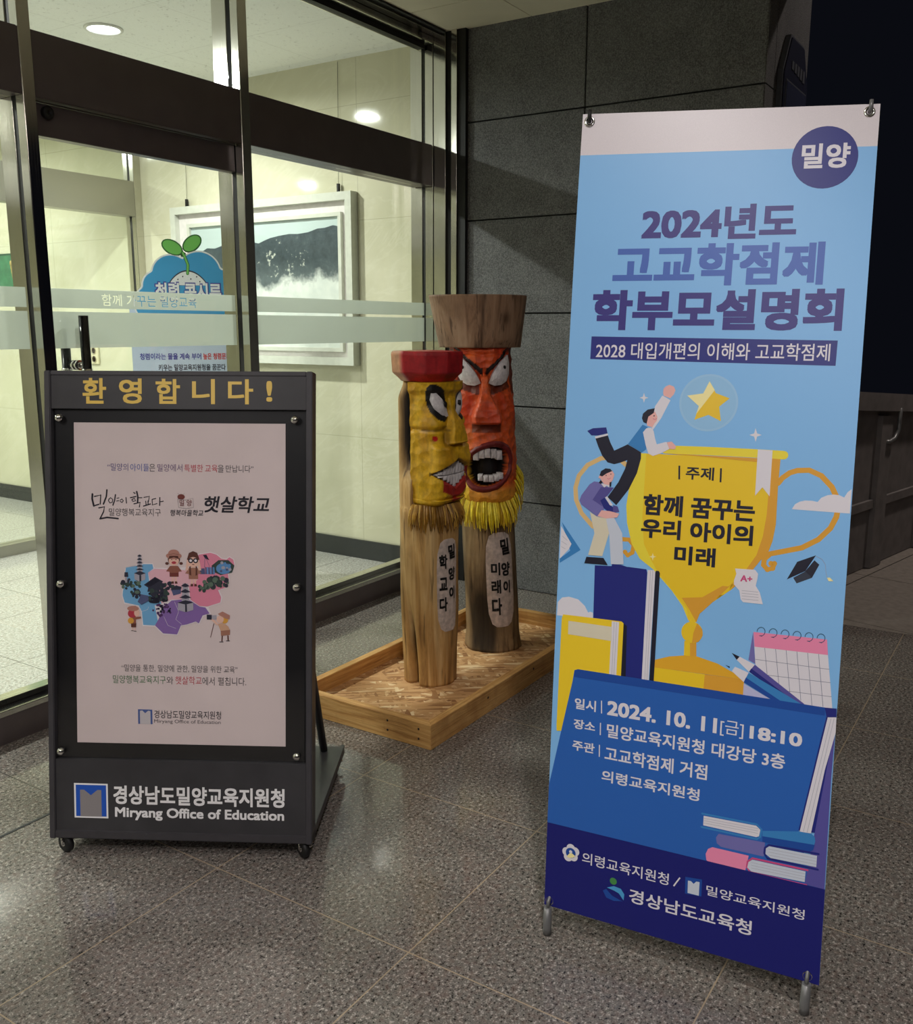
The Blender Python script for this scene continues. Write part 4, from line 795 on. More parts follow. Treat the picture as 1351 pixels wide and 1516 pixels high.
SIGN_PRINT=[
["gold_letter#환","t","goldm","환",99.8,1149.1,162.1,1215.4,0.022,0],
["gold_letter#영","t","goldm","영",195.7,1149.6,255.5,1214.7,0.022,0],
["gold_letter#합","t","goldm","합",291.8,1149.7,355.7,1214.1,0.022,0],
["gold_letter#니","t","goldm","니",387,1149.7,446.7,1214,0.022,0],
["gold_letter#다","t","goldm","다",480.8,1149.8,546.2,1213.9,0.022,0],
["gold_letter#!","t","goldm","!",580.1,1157,595.7,1209.9,0.022,0],
["poster_slogan","t","pv","“밀양의",158.1,976,213.1,995.3,0,0],
["poster_slogan","t","pb","아이들",218.7,975.5,268.2,994.9,0,0],
["poster_slogan","t","pg","은",268.8,974.9,284.7,994.6,0,0],
["poster_slogan","t","pv2","밀양에서",290.3,975.2,356.2,994.4,0,0],
["poster_slogan","t","pr","특별한",361.3,974.6,410.6,994,0,0],
["poster_slogan","t","pr","교육",416.1,974.1,448.8,993.6,0,0],
["poster_slogan","t","pg","을",449.4,973.7,465.3,993.4,0,0],
["poster_slogan","t","pg","만납니다”",470.7,974.1,543,993.2,0,0],
["poster_calligraphy","l","pk",4.800000000000001,[[117.6,914.4],[116.8,901.6],[121.1,883.4]]],
["poster_calligraphy","l","pk",3.2,[[121.1,883.4],[135.4,888]]],
["poster_calligraphy","l","pk",3.2,[[123.1,908.3],[139.7,912],[138.1,888.5]]],
["poster_calligraphy","l","pk",4,[[156.2,925.5],[154.6,908.6],[146.7,888.6]]],
["poster_calligraphy","l","pk",3.2,[[134.2,878.3],[149,881.1],[146.9,868.6],[137.2,849.9]]],
["poster_calligraphy","l","pk",4,[[137.2,849.9],[156,853.6],[185.3,850.9]]],
["poster_calligraphy","l","pk",2.4000000000000004,[[161,900.7],[165.4,905.2],[171.7,900.8],[170,893.3],[163.7,891.9],[160.1,897.6],[161.8,902.1]]],
["poster_calligraphy","l","pk",3.2,[[178.8,913.3],[176.3,897.8],[171.9,885.8]]],
["poster_calligraphy","l","pk",2,[[181.6,903.6],[188.8,905.4]]],
["poster_calligraphy","l","pk",2,[[180.8,896.5],[188.8,898.4]]],
["poster_calligraphy","l","pk",2.4000000000000004,[[191.5,899.3],[196,902],[199.6,897.6],[196.1,893.1],[191.6,895.7]]],
["poster_calligraphy","l","pk",2.4000000000000004,[[206.7,907],[207.8,890.6]]],
["poster_calligraphy","l","pk",2.8000000000000003,[[226.3,920],[231.7,916.5]]],
["poster_calligraphy","l","pk",2.8000000000000003,[[217.5,905.7],[234.5,909.5]]],
["poster_calligraphy","l","pk",2.4000000000000004,[[222.9,901.4],[229.2,904.1],[232,897.9],[225.2,896.1],[222.5,900.5]]],
["poster_calligraphy","l","pk",4,[[235.3,921.9],[238.1,909.5],[237.4,893.6]]],
["poster_calligraphy","l","pk",2.4000000000000004,[[239,906],[249.8,906.1]]],
["poster_calligraphy","l","pk",2.8000000000000003,[[227.6,889.9],[243.7,893.6],[242,882.1]]],
["poster_calligraphy","l","pk",2.4000000000000004,[[254.3,907],[268.6,909.8],[266,896.5]]],
["poster_calligraphy","l","pk",2.4000000000000004,[[258.9,898.2],[259.9,887.6]]],
["poster_calligraphy","l","pk",2.4000000000000004,[[265.1,898.3],[265.2,889.4]]],
["poster_calligraphy","l","pk",2.8000000000000003,[[251.9,884],[272.4,890.4]]],
["poster_calligraphy","l","pk",2.4000000000000004,[[275.8,901.9],[286.5,904.7]]],
["poster_calligraphy","l","pk",2.4000000000000004,[[275.8,901.9],[276.5,887.8],[288.5,891]]],
["poster_calligraphy","l","pk",2.8000000000000003,[[296.4,907.9],[295.8,885.3]]],
["poster_calligraphy","l","pk",2.4000000000000004,[[297.4,896],[306.3,897.8]]],
["poster_calligraphy","t","pg","밀양행복교육지구",161.2,857.9,298.8,877.7,0,0],
["poster_book_emblem","e","pmar",352.7,909.4,9.8,7.1],
["poster_book_emblem","l","pg",0.8,[[343.8,904],[364,901.1],[384,905.7],[385.2,881.9],[365.6,879],[345.9,881.5],[343.8,904]]],
["poster_book_emblem","t","pmar","밀 양",348.3,885.4,380.7,901.8,0.01,0],
["poster_book_emblem","t","pk","행복마을학교",324.1,859.2,410.6,875.9,0.012,0.15],
["poster_book_emblem","l","pg",0.5,[[343.6,919.4],[346.3,915.9]]],
["poster_book_emblem","l","pg",0.5,[[361.5,918.7],[358.8,915.2]]],
["poster_brush_title","t","pk","햇살학교",414.2,869.1,584.8,912.2,0.02,0.18],
["poster_map","p","pw",[[205.4,722.1],[229.2,726.3],[253,731.9],[275.5,732.2],[280.9,720.5],[303.4,720.8],[324.5,718.5],[366.7,724.3],[397.8,758.7],[429.2,764.3],[445.1,759.3],[458.4,749],[471.6,746.6],[479.3,753.2],[489.9,746.8],[492.8,731.2],[474.8,712.7],[477.7,694.4],[470.2,673.4],[450.6,666.6],[458.8,647],[455.6,633.9],[422.3,622.9],[427.8,604.6],[408.7,598.5],[397.9,577.3],[389.9,582.9],[366.2,574.7],[350.4,571.2],[340.2,547.4],[303,549.4],[281.5,569.3],[249.7,570.1],[246.6,607],[238.4,622.7],[201.2,628.7],[195.6,648.3],[196.8,661.5],[205.8,690.6],[202.9,708.9]]],
["poster_map","l","pw",4.5,[[205.4,722.1],[229.2,726.3],[253,731.9],[275.5,732.2],[280.9,720.5],[303.4,720.8],[324.5,718.5],[366.7,724.3],[397.8,758.7],[429.2,764.3],[445.1,759.3],[458.4,749],[471.6,746.6],[479.3,753.2],[489.9,746.8],[492.8,731.2],[474.8,712.7],[477.7,694.4],[470.2,673.4],[450.6,666.6],[458.8,647],[455.6,633.9],[422.3,622.9],[427.8,604.6],[408.7,598.5],[397.9,577.3],[389.9,582.9],[366.2,574.7],[350.4,571.2],[340.2,547.4],[303,549.4],[281.5,569.3],[249.7,570.1],[246.6,607],[238.4,622.7],[201.2,628.7],[195.6,648.3],[196.8,661.5],[205.8,690.6],[202.9,708.9],[205.4,722.1],[229.2,726.3]]],
["poster_map","p","mblue",[[205.4,722.1],[229.2,726.3],[253,731.9],[275.5,732.2],[278.3,720.4],[263.8,709.8],[266.8,686.2],[299.3,628.9],[280.8,623.3],[289.3,581.3],[280.2,570.6],[249.7,571.5],[246.6,607],[238.4,622.7],[201.2,630],[195.6,648.3],[196.8,661.5],[205.8,690.6],[202.9,708.9]]],
["poster_map","p","mpale",[[263.8,709.8],[280.9,720.5],[303.4,719.5],[350.9,718.8],[398.5,711.6],[404,693.4],[372.7,674.6],[352.1,640.2],[325.6,639.8],[299.3,628.9],[272.2,678.4]]],
["poster_map","p","mpink",[[397.8,758.7],[429.2,764.3],[445.1,759.3],[458.4,749],[471.6,746.6],[479.3,753.2],[489.9,746.8],[492.8,731.2],[474.8,712.7],[477.7,694.4],[470.2,673.4],[449.2,666.5],[457.5,647],[455,633.9],[421,622.8],[399.8,623.8],[375.8,640.5],[372.7,674.6],[396.1,693.3]]],
["poster_map","p","mpur",[[281.5,570.6],[291.9,589.3],[299.5,613.1],[325.7,637.2],[352.1,640.2],[375.9,637.9],[399.9,622.5],[415.7,620.1],[426.5,604.5],[408.1,599],[397.9,577.8],[389.9,582.9],[366.2,574.7],[350.4,571.8],[340.1,547.9],[303,549.9]]],
["poster_map","l","pw",0.7,[[333.6,634.6],[344.6,608.5],[336.9,587.4],[353,574.4]]],
["poster_map","l","pw",0.7,[[305.1,594.7],[316,571.2],[337.3,563.7]]],
["poster_map","l","pw",0.7,[[265,620.4],[262.4,612.5],[246.6,607]]],
["poster_landmarks","e","pdg",235,680.3,6.3,6.2],
["poster_landmarks","e","pdk",213.3,691,3.5,3.4],
["poster_landmarks","e","pdg",219,677.7,3.6,3.6],
["poster_landmarks","e","pgr2",198,671.5,3.4,3.4],
["poster_landmarks","e","pdg",234,690.7,3.3,3.2],
["poster_landmarks","e","pdk",216.6,678.2,4.1,4.1],
["poster_landmarks","e","pdg",241.5,673.4,4.3,4.2],
["poster_landmarks","e","pgr2",238.5,682.6,5.9,5.8],
["poster_landmarks","e","pdg",220.4,674.4,4.9,4.8],
["poster_landmarks","e","pdk",228.3,665.4,4.2,4.1],
["poster_landmarks","e","pdg",194,680.1,4.6,4.5],
["poster_landmarks","e","pgr2",224.4,674.1,4.7,4.6],
["poster_landmarks","e","pdg",198.8,679.3,4.1,4.1],
["poster_landmarks","e","pdk",209.3,685.4,5,4.9],
["poster_landmarks","e","pdg",218.8,683.7,4,4],
["poster_landmarks","e","pgr2",197.8,677.5,3.6,3.6],
["poster_landmarks","e","pdg",199.9,681.7,6,5.9],
["poster_landmarks","e","pdk",205.5,667.5,3.4,3.3],
["poster_landmarks","e","pdg",208.8,677.4,6.1,6],
["poster_landmarks","e","pgr2",197.4,671,4.2,4.2],
["poster_landmarks","e","pdg",229.9,683.4,3.9,3.8],
["poster_landmarks","e","pdk",197.3,684.1,5.9,5.8],
["poster_landmarks","e","pdg",229.7,655.5,4.2,4.2],
["poster_landmarks","e","pdk",233.2,645.4,5,5],
["poster_landmarks","e","pdg",221,654.7,2.8,2.8],
["poster_landmarks","e","pdk",228.2,654.9,4.3,4.2],
["poster_landmarks","e","pdg",223.9,647.2,2.8,2.8],
["poster_landmarks","e","pdk",242.6,649,4,4],
["poster_landmarks","e","pdg",219.7,658.1,3.9,3.9],
["poster_landmarks","e","pdk",236.6,660.7,5.1,5.1],
["poster_landmarks","e","pdg",230.2,657,3.6,3.6],
["poster_landmarks","e","pdk",238.3,658.4,3.2,3.1],
["poster_landmarks","e","pdg",223.8,653,4.3,4.3],
["poster_landmarks","e","pdk",226.2,652.2,3.7,3.7],
["poster_landmarks","p","pgry",[[203,698.4],[208.3,698.5],[208.5,682.7],[203.2,682.7]]],
["poster_landmarks","p","pdk",[[201.6,710.2],[210.3,710.3],[211.5,698],[200.9,697.9]]],
["poster_landmarks","e","pdk",234.8,657.3,9,7.9],
["poster_landmarks","e","pgr2",234.8,658.1,6.9,4.7],
["poster_landmarks","e","pdg",417.9,674.7,7.8,7.8],
["poster_landmarks","e","pdk",438.6,686.3,6.8,6.7],
["poster_landmarks","e","pdg",431.3,698,5.1,5.1],
["poster_landmarks","e","pgr2",465.7,678.9,4.2,4.2],
["poster_landmarks","e","pdg",445.1,699.4,5.4,5.4],
["poster_landmarks","e","pdk",454,685.8,7.6,7.6],
["poster_landmarks","e","pdg",417.5,679.7,6.9,6.8],
["poster_landmarks","e","pgr2",474.5,686,3.8,3.8],
["poster_landmarks","e","pdg",465.5,682.5,3.8,3.8],
["poster_landmarks","e","pdk",431.6,693.8,6.5,6.5],
["poster_landmarks","e","pdg",430.2,680.3,7.7,7.6],
["poster_landmarks","e","pgr2",443.5,684.3,4.1,4.1],
["poster_landmarks","e","pdg",433.5,689.7,5.4,5.4],
["poster_landmarks","e","pdk",446.9,693.2,7.6,7.5],
["poster_landmarks","e","pdg",439.4,696,4.4,4.4],
["poster_landmarks","e","pgr2",421.2,674.8,7.9,7.8],
["poster_landmarks","e","pdg",452.2,681.1,6.8,6.8],
["poster_landmarks","e","pdk",447.3,687.2,7.2,7.1],
["poster_landmarks","e","pdg",449.2,697.8,5.1,5.1],
["poster_landmarks","e","pgr2",427.5,679.8,7.2,7.2],
["poster_landmarks","e","pdg",436.3,675.2,7.6,7.6],
["poster_landmarks","e","pdk",470.7,692.5,7.1,7],
["poster_landmarks","e","pdg",450.1,681.3,6,6],
["poster_landmarks","e","pgr2",461.6,697.1,6.4,6.3],
["poster_landmarks","e","pdg",453.5,685.2,4.6,4.6],
["poster_landmarks","e","pdk",436.9,676.3,5,5],
["poster_landmarks","e","pdg",456.7,676.8,3.8,3.8],
["poster_landmarks","e","pgr2",413.9,687.2,5.6,5.5],
["poster_landmarks","e","pdg",426.8,692.8,7.6,7.6],
["poster_landmarks","e","pdk",440.7,699.7,5.1,5.1],
["poster_landmarks","e","pdg",453.2,687.3,5.4,5.4],
["poster_landmarks","e","pgr2",442.3,692.9,7.4,7.4],
["poster_landmarks","e","pdg",450.5,688.4,4.7,4.6],
["poster_landmarks","e","pdk",471,678.5,5.1,5.1],
["poster_landmarks","e","pdg",432.5,678.1,4.2,4.2],
["poster_landmarks","e","pgr2",431,681.2,6.1,6],
["poster_landmarks","e","pdg",412.3,664.2,4.6,4.6],
["poster_landmarks","e","pgr2",400.9,663.2,2.3,2.2],
["poster_landmarks","e","pdg",400.3,675.3,4.6,4.6],
["poster_landmarks","e","pgr2",417.4,676.6,4.1,4.1],
["poster_landmarks","e","pdg",420.4,674.3,4.6,4.6],
["poster_landmarks","e","pgr2",417.5,675.8,3.8,3.8],
["poster_landmarks","e","pdg",413.2,665.4,4.4,4.4],
["poster_landmarks","e","pgr2",404.2,675.3,2.4,2.4],
["poster_landmarks","e","pdg",410.1,668.8,2.7,2.7],
["poster_landmarks","e","pgr2",408.2,671.2,4.3,4.3],
["poster_landmarks","e","pdg",402,667.1,3.8,3.8],
["poster_landmarks","e","pgr2",411.7,670.4,2.5,2.5],
["poster_landmarks","p","pgry",[[237.3,756.6],[245.8,756.7],[245.9,747.8],[237.4,747.7]]],
["poster_landmarks","p","pdk",[[241.5,757.5],[248.3,753],[241.6,751.1],[234.9,752.8]]],
["poster_landmarks","p","pgry",[[236.7,747.7],[246.7,747.8],[246.8,738.9],[236.8,738.8]]],
["poster_landmarks","p","pdk",[[241.7,748.6],[249.6,744.1],[241.7,742.2],[233.9,743.9]]],
["poster_landmarks","p","pgry",[[236,738.7],[247.5,738.9],[247.6,730],[236.1,729.8]]],
["poster_landmarks","p","pdk",[[241.8,739.7],[250.8,735.2],[241.8,733.3],[232.8,735]]],
["poster_landmarks","p","pgry",[[235.4,729.8],[248.4,730],[248.5,721.1],[235.5,720.9]]],
["poster_landmarks","p","pdk",[[241.9,730.8],[252.1,726.3],[242,724.4],[231.7,726]]],
["poster_landmarks","p","pgry",[[234.8,720.9],[249.2,721.1],[249.3,712.2],[234.9,712]]],
["poster_landmarks","p","pdk",[[242,721.9],[253.4,717.4],[242.1,715.5],[230.7,717.1]]],
["poster_landmarks","p","pdk",[[242.1,714.2],[257.6,708.1],[242.2,702.6],[226.7,707.7]]],
["poster_landmarks","p","pgry",[[227.7,707.2],[242.2,702.6],[256.6,707.6],[256.8,691.8],[242.4,685.8],[227.9,691.4]]],
["poster_landmarks","p","pdk",[[240.9,702.6],[245.9,703.2],[246.1,686.9],[241.1,686.3]]],
["poster_landmarks","p","pdk",[[282.5,699],[303.8,687.2],[298.6,681.4],[293.6,660.3],[261.8,659.3],[264.3,670.4],[252.6,677.6]]],
["poster_landmarks","p","ink",[[282.5,696.9],[295.9,689.2],[269.6,673.1],[257.6,677.7]]],
["poster_landmarks","e","pdk",298.6,650.2,5,4.9],
["poster_landmarks","e","pdg",305.9,658.1,3.2,3.2],
["poster_landmarks","e","ink",303.6,655.7,3.9,3.9],
["poster_landmarks","e","pdk",280.1,639.8,3.3,3.3],
["poster_landmarks","e","pdg",277.5,658.8,4.1,4.1],
["poster_landmarks","e","ink",281.4,647,3.3,3.2],
["poster_landmarks","e","pdk",275.5,654.4,6.7,6.7],
["poster_landmarks","e","pdg",296.8,640.7,6,6],
["poster_landmarks","e","ink",305.4,646.5,6.1,6],
["poster_landmarks","e","pdk",291.7,641.2,5.6,5.6],
["poster_landmarks","e","pdg",268.5,641.6,6.8,6.8],
["poster_landmarks","e","ink",299.8,658.1,4,4],
["poster_landmarks","e","pdk",279.7,656.9,5.3,5.3],
["poster_landmarks","e","pdg",274.6,661.9,6.6,6.6],
["poster_landmarks","e","ink",310.9,639.7,6,6],
["poster_landmarks","e","pdk",281.1,637.8,5.2,5.2],
["poster_landmarks","e","pdg",271.7,653.7,3.8,3.8],
["poster_landmarks","e","ink",279.7,642.3,3.4,3.4],
["poster_landmarks","e","pdk",288.5,657.7,5.2,5.2],
["poster_landmarks","e","pdg",316.3,654.8,4.3,4.3],
["poster_landmarks","e","ink",274.3,642.9,3.7,3.7],
["poster_landmarks","e","pdk",295.2,657.5,3.7,3.6],
["poster_landmarks","e","pdg",285.8,659.9,3.3,3.3],
["poster_landmarks","e","ink",268.1,654.6,3.3,3.3],
["poster_landmarks","e","pdk",284.1,655.4,5,5],
["poster_landmarks","e","pdg",309.1,645.3,7.1,7.1],
["poster_landmarks","e","ink",289.2,646.9,6.8,6.7],
["poster_landmarks","e","pdk",309,653.4,7,7],
["poster_landmarks","e","pdg",311.3,657.2,6.7,6.6],
["poster_landmarks","e","ink",305.1,637.8,4.9,4.9],
["poster_landmarks","e","pdk",286.5,638.8,6.8,6.8],
["poster_landmarks","e","pdg",285.4,648.3,4.4,4.4],
["poster_landmarks","e","ink",286.1,637.3,7.2,7.2],
["poster_landmarks","e","pdk",278.9,651.7,6.2,6.1],
["poster_landmarks","e","pdk",317,669.2,4.7,4.7],
["poster_landmarks","e","pdg",305.4,665.3,2.9,2.9],
["poster_landmarks","e","pdk",299.1,669.7,5.8,5.7],
["poster_landmarks","e","pdg",328.7,670.1,4.2,4.2],
["poster_landmarks","e","pdk",300.9,679.4,4.2,4.2],
["poster_landmarks","e","pdg",302,674.8,5.2,5.1],
["poster_landmarks","e","pdk",323.5,674.9,4.9,4.9],
["poster_landmarks","e","pdg",307.9,677,5.2,5.2],
["poster_landmarks","e","pdk",309.8,679.1,4.5,4.4],
["poster_landmarks","e","pdg",329.9,674.5,4.7,4.6],
["poster_landmarks","e","pdk",301.4,663.2,5.4,5.4],
["poster_landmarks","e","pdg",310.8,664.8,4.8,4.7],
["poster_landmarks","e","pdk",313.5,668.3,3.6,3.5],
["poster_landmarks","e","pdg",309.9,679.3,4.5,4.5],
["poster_landmarks","e","pdk",304.3,677.4,5.7,5.7],
["poster_landmarks","e","pdg",322.1,683.1,4.8,4.8],
["poster_landmarks","e","pdk",320.2,681.7,5.6,5.6],
["poster_landmarks","e","pdg",308.9,665.4,2.7,2.7],
["poster_landmarks","e","ink",280.7,633.8,14.6,4.2],
["poster_landmarks","p","pslt",[[246,653],[264.6,649.4],[266.1,636.3],[246.3,625.4],[236.2,633.2]]],
["poster_landmarks","p","pslt",[[325.3,666],[338.3,676.7],[351.6,674.3],[350.5,655.9],[330.8,650.4]]],
["poster_landmarks","p","pdk",[[322.6,664.7],[338.3,678],[354.2,671.7],[349,666.4]]],
["poster_landmarks","p","pgry",[[355.1,682.2],[369.9,682.4],[370.1,667.2],[355.4,667]]],
["poster_landmarks","p","pdk",[[362.5,683.8],[374.2,676.1],[362.7,672.9],[351,675.8]]],
["poster_landmarks","p","pgry",[[354,667],[371.5,667.2],[371.8,652],[354.2,651.8]]],
["poster_landmarks","p","pdk",[[362.7,668.6],[376.6,660.9],[362.9,657.7],[349.1,660.5]]],
["poster_landmarks","p","pgry",[[352.8,651.7],[373.1,652],[373.4,636.8],[353,636.5]]],
["poster_landmarks","p","pdk",[[363,653.4],[379,645.7],[363.1,642.5],[347.1,645.3]]],
["poster_landmarks","p","pdk",[[363.2,638.8],[385.1,632.8],[363.3,627.2],[341.5,632.1]]],
["poster_landmarks","p","pgry",[[342.9,631.6],[363.3,627.2],[383.6,632.3],[383.9,613.3],[363.6,607.2],[343.2,612.7]]],
["poster_landmarks","p","pdk",[[362,627.2],[367,627.8],[367.3,608.4],[362.3,607.7]]],
["poster_landmarks","e","pplum",322.6,605.1,2.8,2.8],
["poster_landmarks","e","ink",305.5,608.7,3,2.9],
["poster_landmarks","e","pplum",288,624.3,3.1,3.1],
["poster_landmarks","e","pplum",291.1,599.5,2.1,2.1],
["poster_landmarks","e","ink",297.5,607.5,3.4,3.4],
["poster_landmarks","e","pplum",286.4,614.2,2.2,2.2],
["poster_landmarks","e","pplum",308.5,620.2,4,4],
["poster_landmarks","e","ink",298.5,598.6,3.5,3.5],
["poster_landmarks","e","pplum",305.2,606.4,3.6,3.6],
["poster_landmarks","e","pplum",314.2,606.1,1.8,1.8],
["poster_landmarks","e","ink",322.1,615.6,2.2,2.2],
["poster_landmarks","e","pplum",312,624.1,1.9,1.9],
["poster_landmarks","e","pplum",299.1,598.5,3.5,3.4],
["poster_landmarks","e","ink",297,607.5,2.9,2.9],
["poster_landmarks","e","pplum",302.1,623.5,2.1,2.1],
["poster_landmarks","e","pplum",294.1,597.8,2.8,2.8],
["poster_landmarks","e","ink",301.6,617.9,3.4,3.4],
["poster_landmarks","e","pplum",307.6,627.3,2.4,2.4],
["poster_landmarks","e","pplum",315.8,618.6,2.4,2.4],
["poster_landmarks","e","ink",319.6,609.5,4.1,4.1],
["poster_landmarks","e","pplum",290.2,615.4,2.5,2.4],
["poster_landmarks","e","pplum",276.8,610.4,2.7,2.7],
["poster_landmarks","e","ink",288.8,604.2,2.2,2.2],
["poster_landmarks","e","pplum",295.6,596.9,4,3.9],
["poster_landmarks","e","pplum",290.2,603.5,4,4],
["poster_landmarks","e","ink",297.2,622.3,4.1,4.1],
["poster_landmarks","e","pplum",312.3,619.2,2.1,2.1],
["poster_landmarks","e","pplum",312.4,625.9,3.4,3.3],
["poster_landmarks","e","ink",301.6,613.3,3.2,3.2],
["poster_landmarks","e","pplum",304.8,619.5,2,2],
["poster_landmarks","e","pplum",317,621.6,2.5,2.5],
["poster_landmarks","e","ink",292,615,2.5,2.5],
["poster_landmarks","e","pplum",292.7,625.2,3.9,3.9],
["poster_landmarks","e","pplum",289.2,624.4,2.1,2.1],
["poster_landmarks","p","pdg",[[432.4,730.4],[450.6,745],[476.8,745.4],[492.8,731.2],[486.6,712.9],[456.5,705.9],[435.3,714.8]]],
["poster_landmarks","e","pcer",464.1,723,19.7,14.4],
["poster_landmarks","e","pgry",459.8,738.2,4,3.9],
["poster_landmarks","e","pcer",468,737.6,2.8,2.8],
["poster_landmarks","e","pslt",457.6,716.4,3.1,3.1],
["poster_landmarks","e","pgry",473.3,724.2,3.1,3.1],
["poster_landmarks","e","pcer",467.7,724.7,2.6,2.6],
["poster_landmarks","e","pslt",473.1,720.4,3.3,3.3],
["poster_landmarks","e","pgry",462.2,725.4,4,4],
["poster_landmarks","e","pcer",464.1,724.9,2.7,2.7],
["poster_landmarks","e","pslt",475.8,735.9,1.9,1.9],
["poster_landmarks","e","pgry",481.2,720.9,3.8,3.8],
["poster_landmarks","e","pcer",479.6,731.6,3.8,3.8],
["poster_landmarks","e","pslt",465.3,727.3,2,2],
["poster_landmarks","e","pgry",464.3,725.6,4.1,4.1],
["poster_landmarks","e","pcer",478.8,725.8,2,2],
["poster_landmarks","p","pslt",[[401,722.1],[414.1,723.6],[415.7,707.9],[401.2,707.7]]],
["poster_landmarks","p","pslt",[[415.4,726.2],[418.8,726.3],[420.1,708],[416.2,708]]],
["poster_landmarks","p","pcer",[[419.6,726.3],[423,726.4],[424.4,708.1],[420.4,708]]],
["poster_landmarks","p","pslt",[[423.8,726.4],[427.2,726.4],[428.6,708.1],[424.6,708.1]]],
["poster_landmarks","p","pcer",[[428,726.4],[431.4,726.5],[432.8,708.2],[428.8,708.1]]],
["poster_landmarks","p","pslt",[[432.2,726.5],[435.6,726.5],[437,708.2],[433,708.2]]],
["poster_landmarks","p","pcer",[[436.4,726.5],[439.8,726.6],[441.2,708.3],[437.2,708.2]]],
["poster_landmarks","l","pslt",1.2,[[414.9,756.3],[414.1,724.9]]],
["poster_landmarks","p","ink",[[409.6,757.5],[418.8,759],[426.4,744.7],[416.3,748.5]]],
["poster_landmarks","l","pslt",0.8,[[416.3,753.7],[427.2,727.7]]],
["poster_child#1","e","pbr",314.3,734.6,4.8,3.7],
["poster_child#1","e","pbr",351.7,735.1,4.7,3.7],
["poster_child#1","p","psk",[[327,702.5],[331.6,702.5],[331.3,687],[327.2,687]]],
["poster_child#1","p","psk",[[334.8,702.6],[339.5,702.6],[339.7,687.1],[335.5,687.1]]],
["poster_child#1","p","pbr",[[326.1,687.7],[332.4,687.8],[332.5,681.6],[325.2,681.5]]],
["poster_child#1","p","pbr",[[335,687.8],[340.7,687.9],[342.4,681.7],[335.1,681.6]]],
["poster_child#1","p","pcoat",[[322.4,728.2],[343.2,728.5],[353.8,714.5],[345.5,713],[345.1,709.2],[321.1,708.8],[320.6,712.7],[311.7,713.9]]],
["poster_child#1","p","pmar",[[321.1,710.1],[345.1,710.5],[345.2,700.1],[321.3,699.8]]],
["poster_child#1","e","pbr",332.6,746.4,16.1,17],
["poster_child#1","e","psk",332.6,742,13.5,13.4],
["poster_child#1","e","ink",326.9,745,1.3,1.3],
["poster_child#1","e","ink",338.3,745.2,1.3,1.3],
["poster_child#1","e","pr",332.7,736.9,6.2,3.6],
["poster_child#1","e","phat",332.5,754.9,20.8,8.8],
["poster_child#1","e","phat",332.4,761.6,14.6,9.8],
["poster_child#1","l","pbr",1,[[318.4,757.8],[332.4,760.6],[346.5,758.2]]],
["poster_child#1","p","pbr",[[319.1,746.2],[321,754.8],[343.9,755.1],[346.1,746.6],[332.5,751.3]]],
["poster_child#2","p","psk",[[378,697.1],[382.8,697.1],[382.5,681],[378.2,680.9]]],
["poster_child#2","p","psk",[[386.1,697.2],[391,697.2],[391.2,681.1],[386.9,681]]],
["poster_child#2","p","pbr",[[377.1,681.7],[383.6,681.8],[383.7,675.3],[376.1,675.2]]],
["poster_child#2","p","pbr",[[386.3,681.8],[392.3,681.9],[394,675.5],[386.4,675.3]]],
["poster_child#2","p","pkhk",[[373.2,723.9],[394.9,724.2],[406,709.6],[397.3,708.1],[396.8,704.1],[371.9,703.7],[371.3,707.7],[362.1,709]]],
["poster_child#2","p","pkhk",[[371.9,705.1],[396.8,705.4],[397,694.6],[372,694.3]]],
["poster_child#2","e","pbr",383.8,742.9,16.8,17.8],
["poster_child#2","e","psk",383.9,738.3,14.1,14],
["poster_child#2","p","psk",[[363,717],[367.5,745.4],[373.5,742.8],[370.6,717.2]]],
["poster_child#2","p","psk",[[405.3,717.6],[400,745.8],[394.1,743],[397.7,717.5]]],
["poster_child#2","e","ink",377.3,742.8,6.5,6.5],
["poster_child#2","e","ink",390.3,743,6.5,6.5],
["poster_child#2","e","pw",377.3,742.8,3.5,3.5],
["poster_child#2","e","pw",390.3,743,3.5,3.5],
["poster_child#2","e","pmar",383.9,732.9,3.3,1.1],
["poster_child#2","p","pbr",[[368.5,749.4],[372.6,762.9],[383.4,767.9],[394.3,763.7],[399.4,751.2],[391.7,753.7],[375.5,753.5]]],
["poster_child#2","p","pbr",[[373.2,727],[377.2,728.3],[378.8,703.5],[373.5,706]]],
["poster_child#2","p","pbr",[[390.3,728.5],[394.3,727.3],[394.6,705],[390.2,703.7]]],
["poster_child#3","e","pr",221.4,601.3,12.2,11.6],
["poster_child#3","e","psk",233.4,602.8,7.4,9.5],
["poster_child#3","e","phat",223.1,614.5,15.4,6.9],
["poster_child#3","p","phat",[[212,614.4],[213.2,620.2],[230.5,622],[236.4,614.7]]],
["poster_child#3","p","pcoat",[[218.9,590.7],[232.2,592.3],[244.1,593.8],[244.7,588.5],[230.9,585.7],[231,573.8],[219.1,573.6]]],
["poster_child#3","e","pgold",217.1,582.3,8,7.9],
["poster_child#3","p","pbr",[[217.7,574.9],[231.6,575.1],[231.1,565.1],[217.9,564.9]]],
["poster_child#3","l","psk",2.2,[[221.8,564.9],[221.9,557]]],
["poster_child#3","l","psk",2.2,[[228,565],[228.6,557.1]]],
["poster_child#3","l","ink",1.6,[[217.4,555.9],[223.8,555.5]]],
["poster_child#3","l","ink",1.6,[[224.9,554.9],[231.8,554.5]]],
["poster_child#4","e","pgold",465.8,589.4,10,11],
["poster_child#4","e","psk",454.5,589.2,9.5,10],
["poster_child#4","p","phat",[[448.2,603.6],[460.7,610.3],[480.6,600.2],[479.5,589.6],[468.9,591.6],[455.6,598.4]]],
["poster_child#4","p","pcoat2",[[448.1,577.3],[463.9,579.4],[475.9,571.2],[480.5,560.7],[456.3,557.7]]],
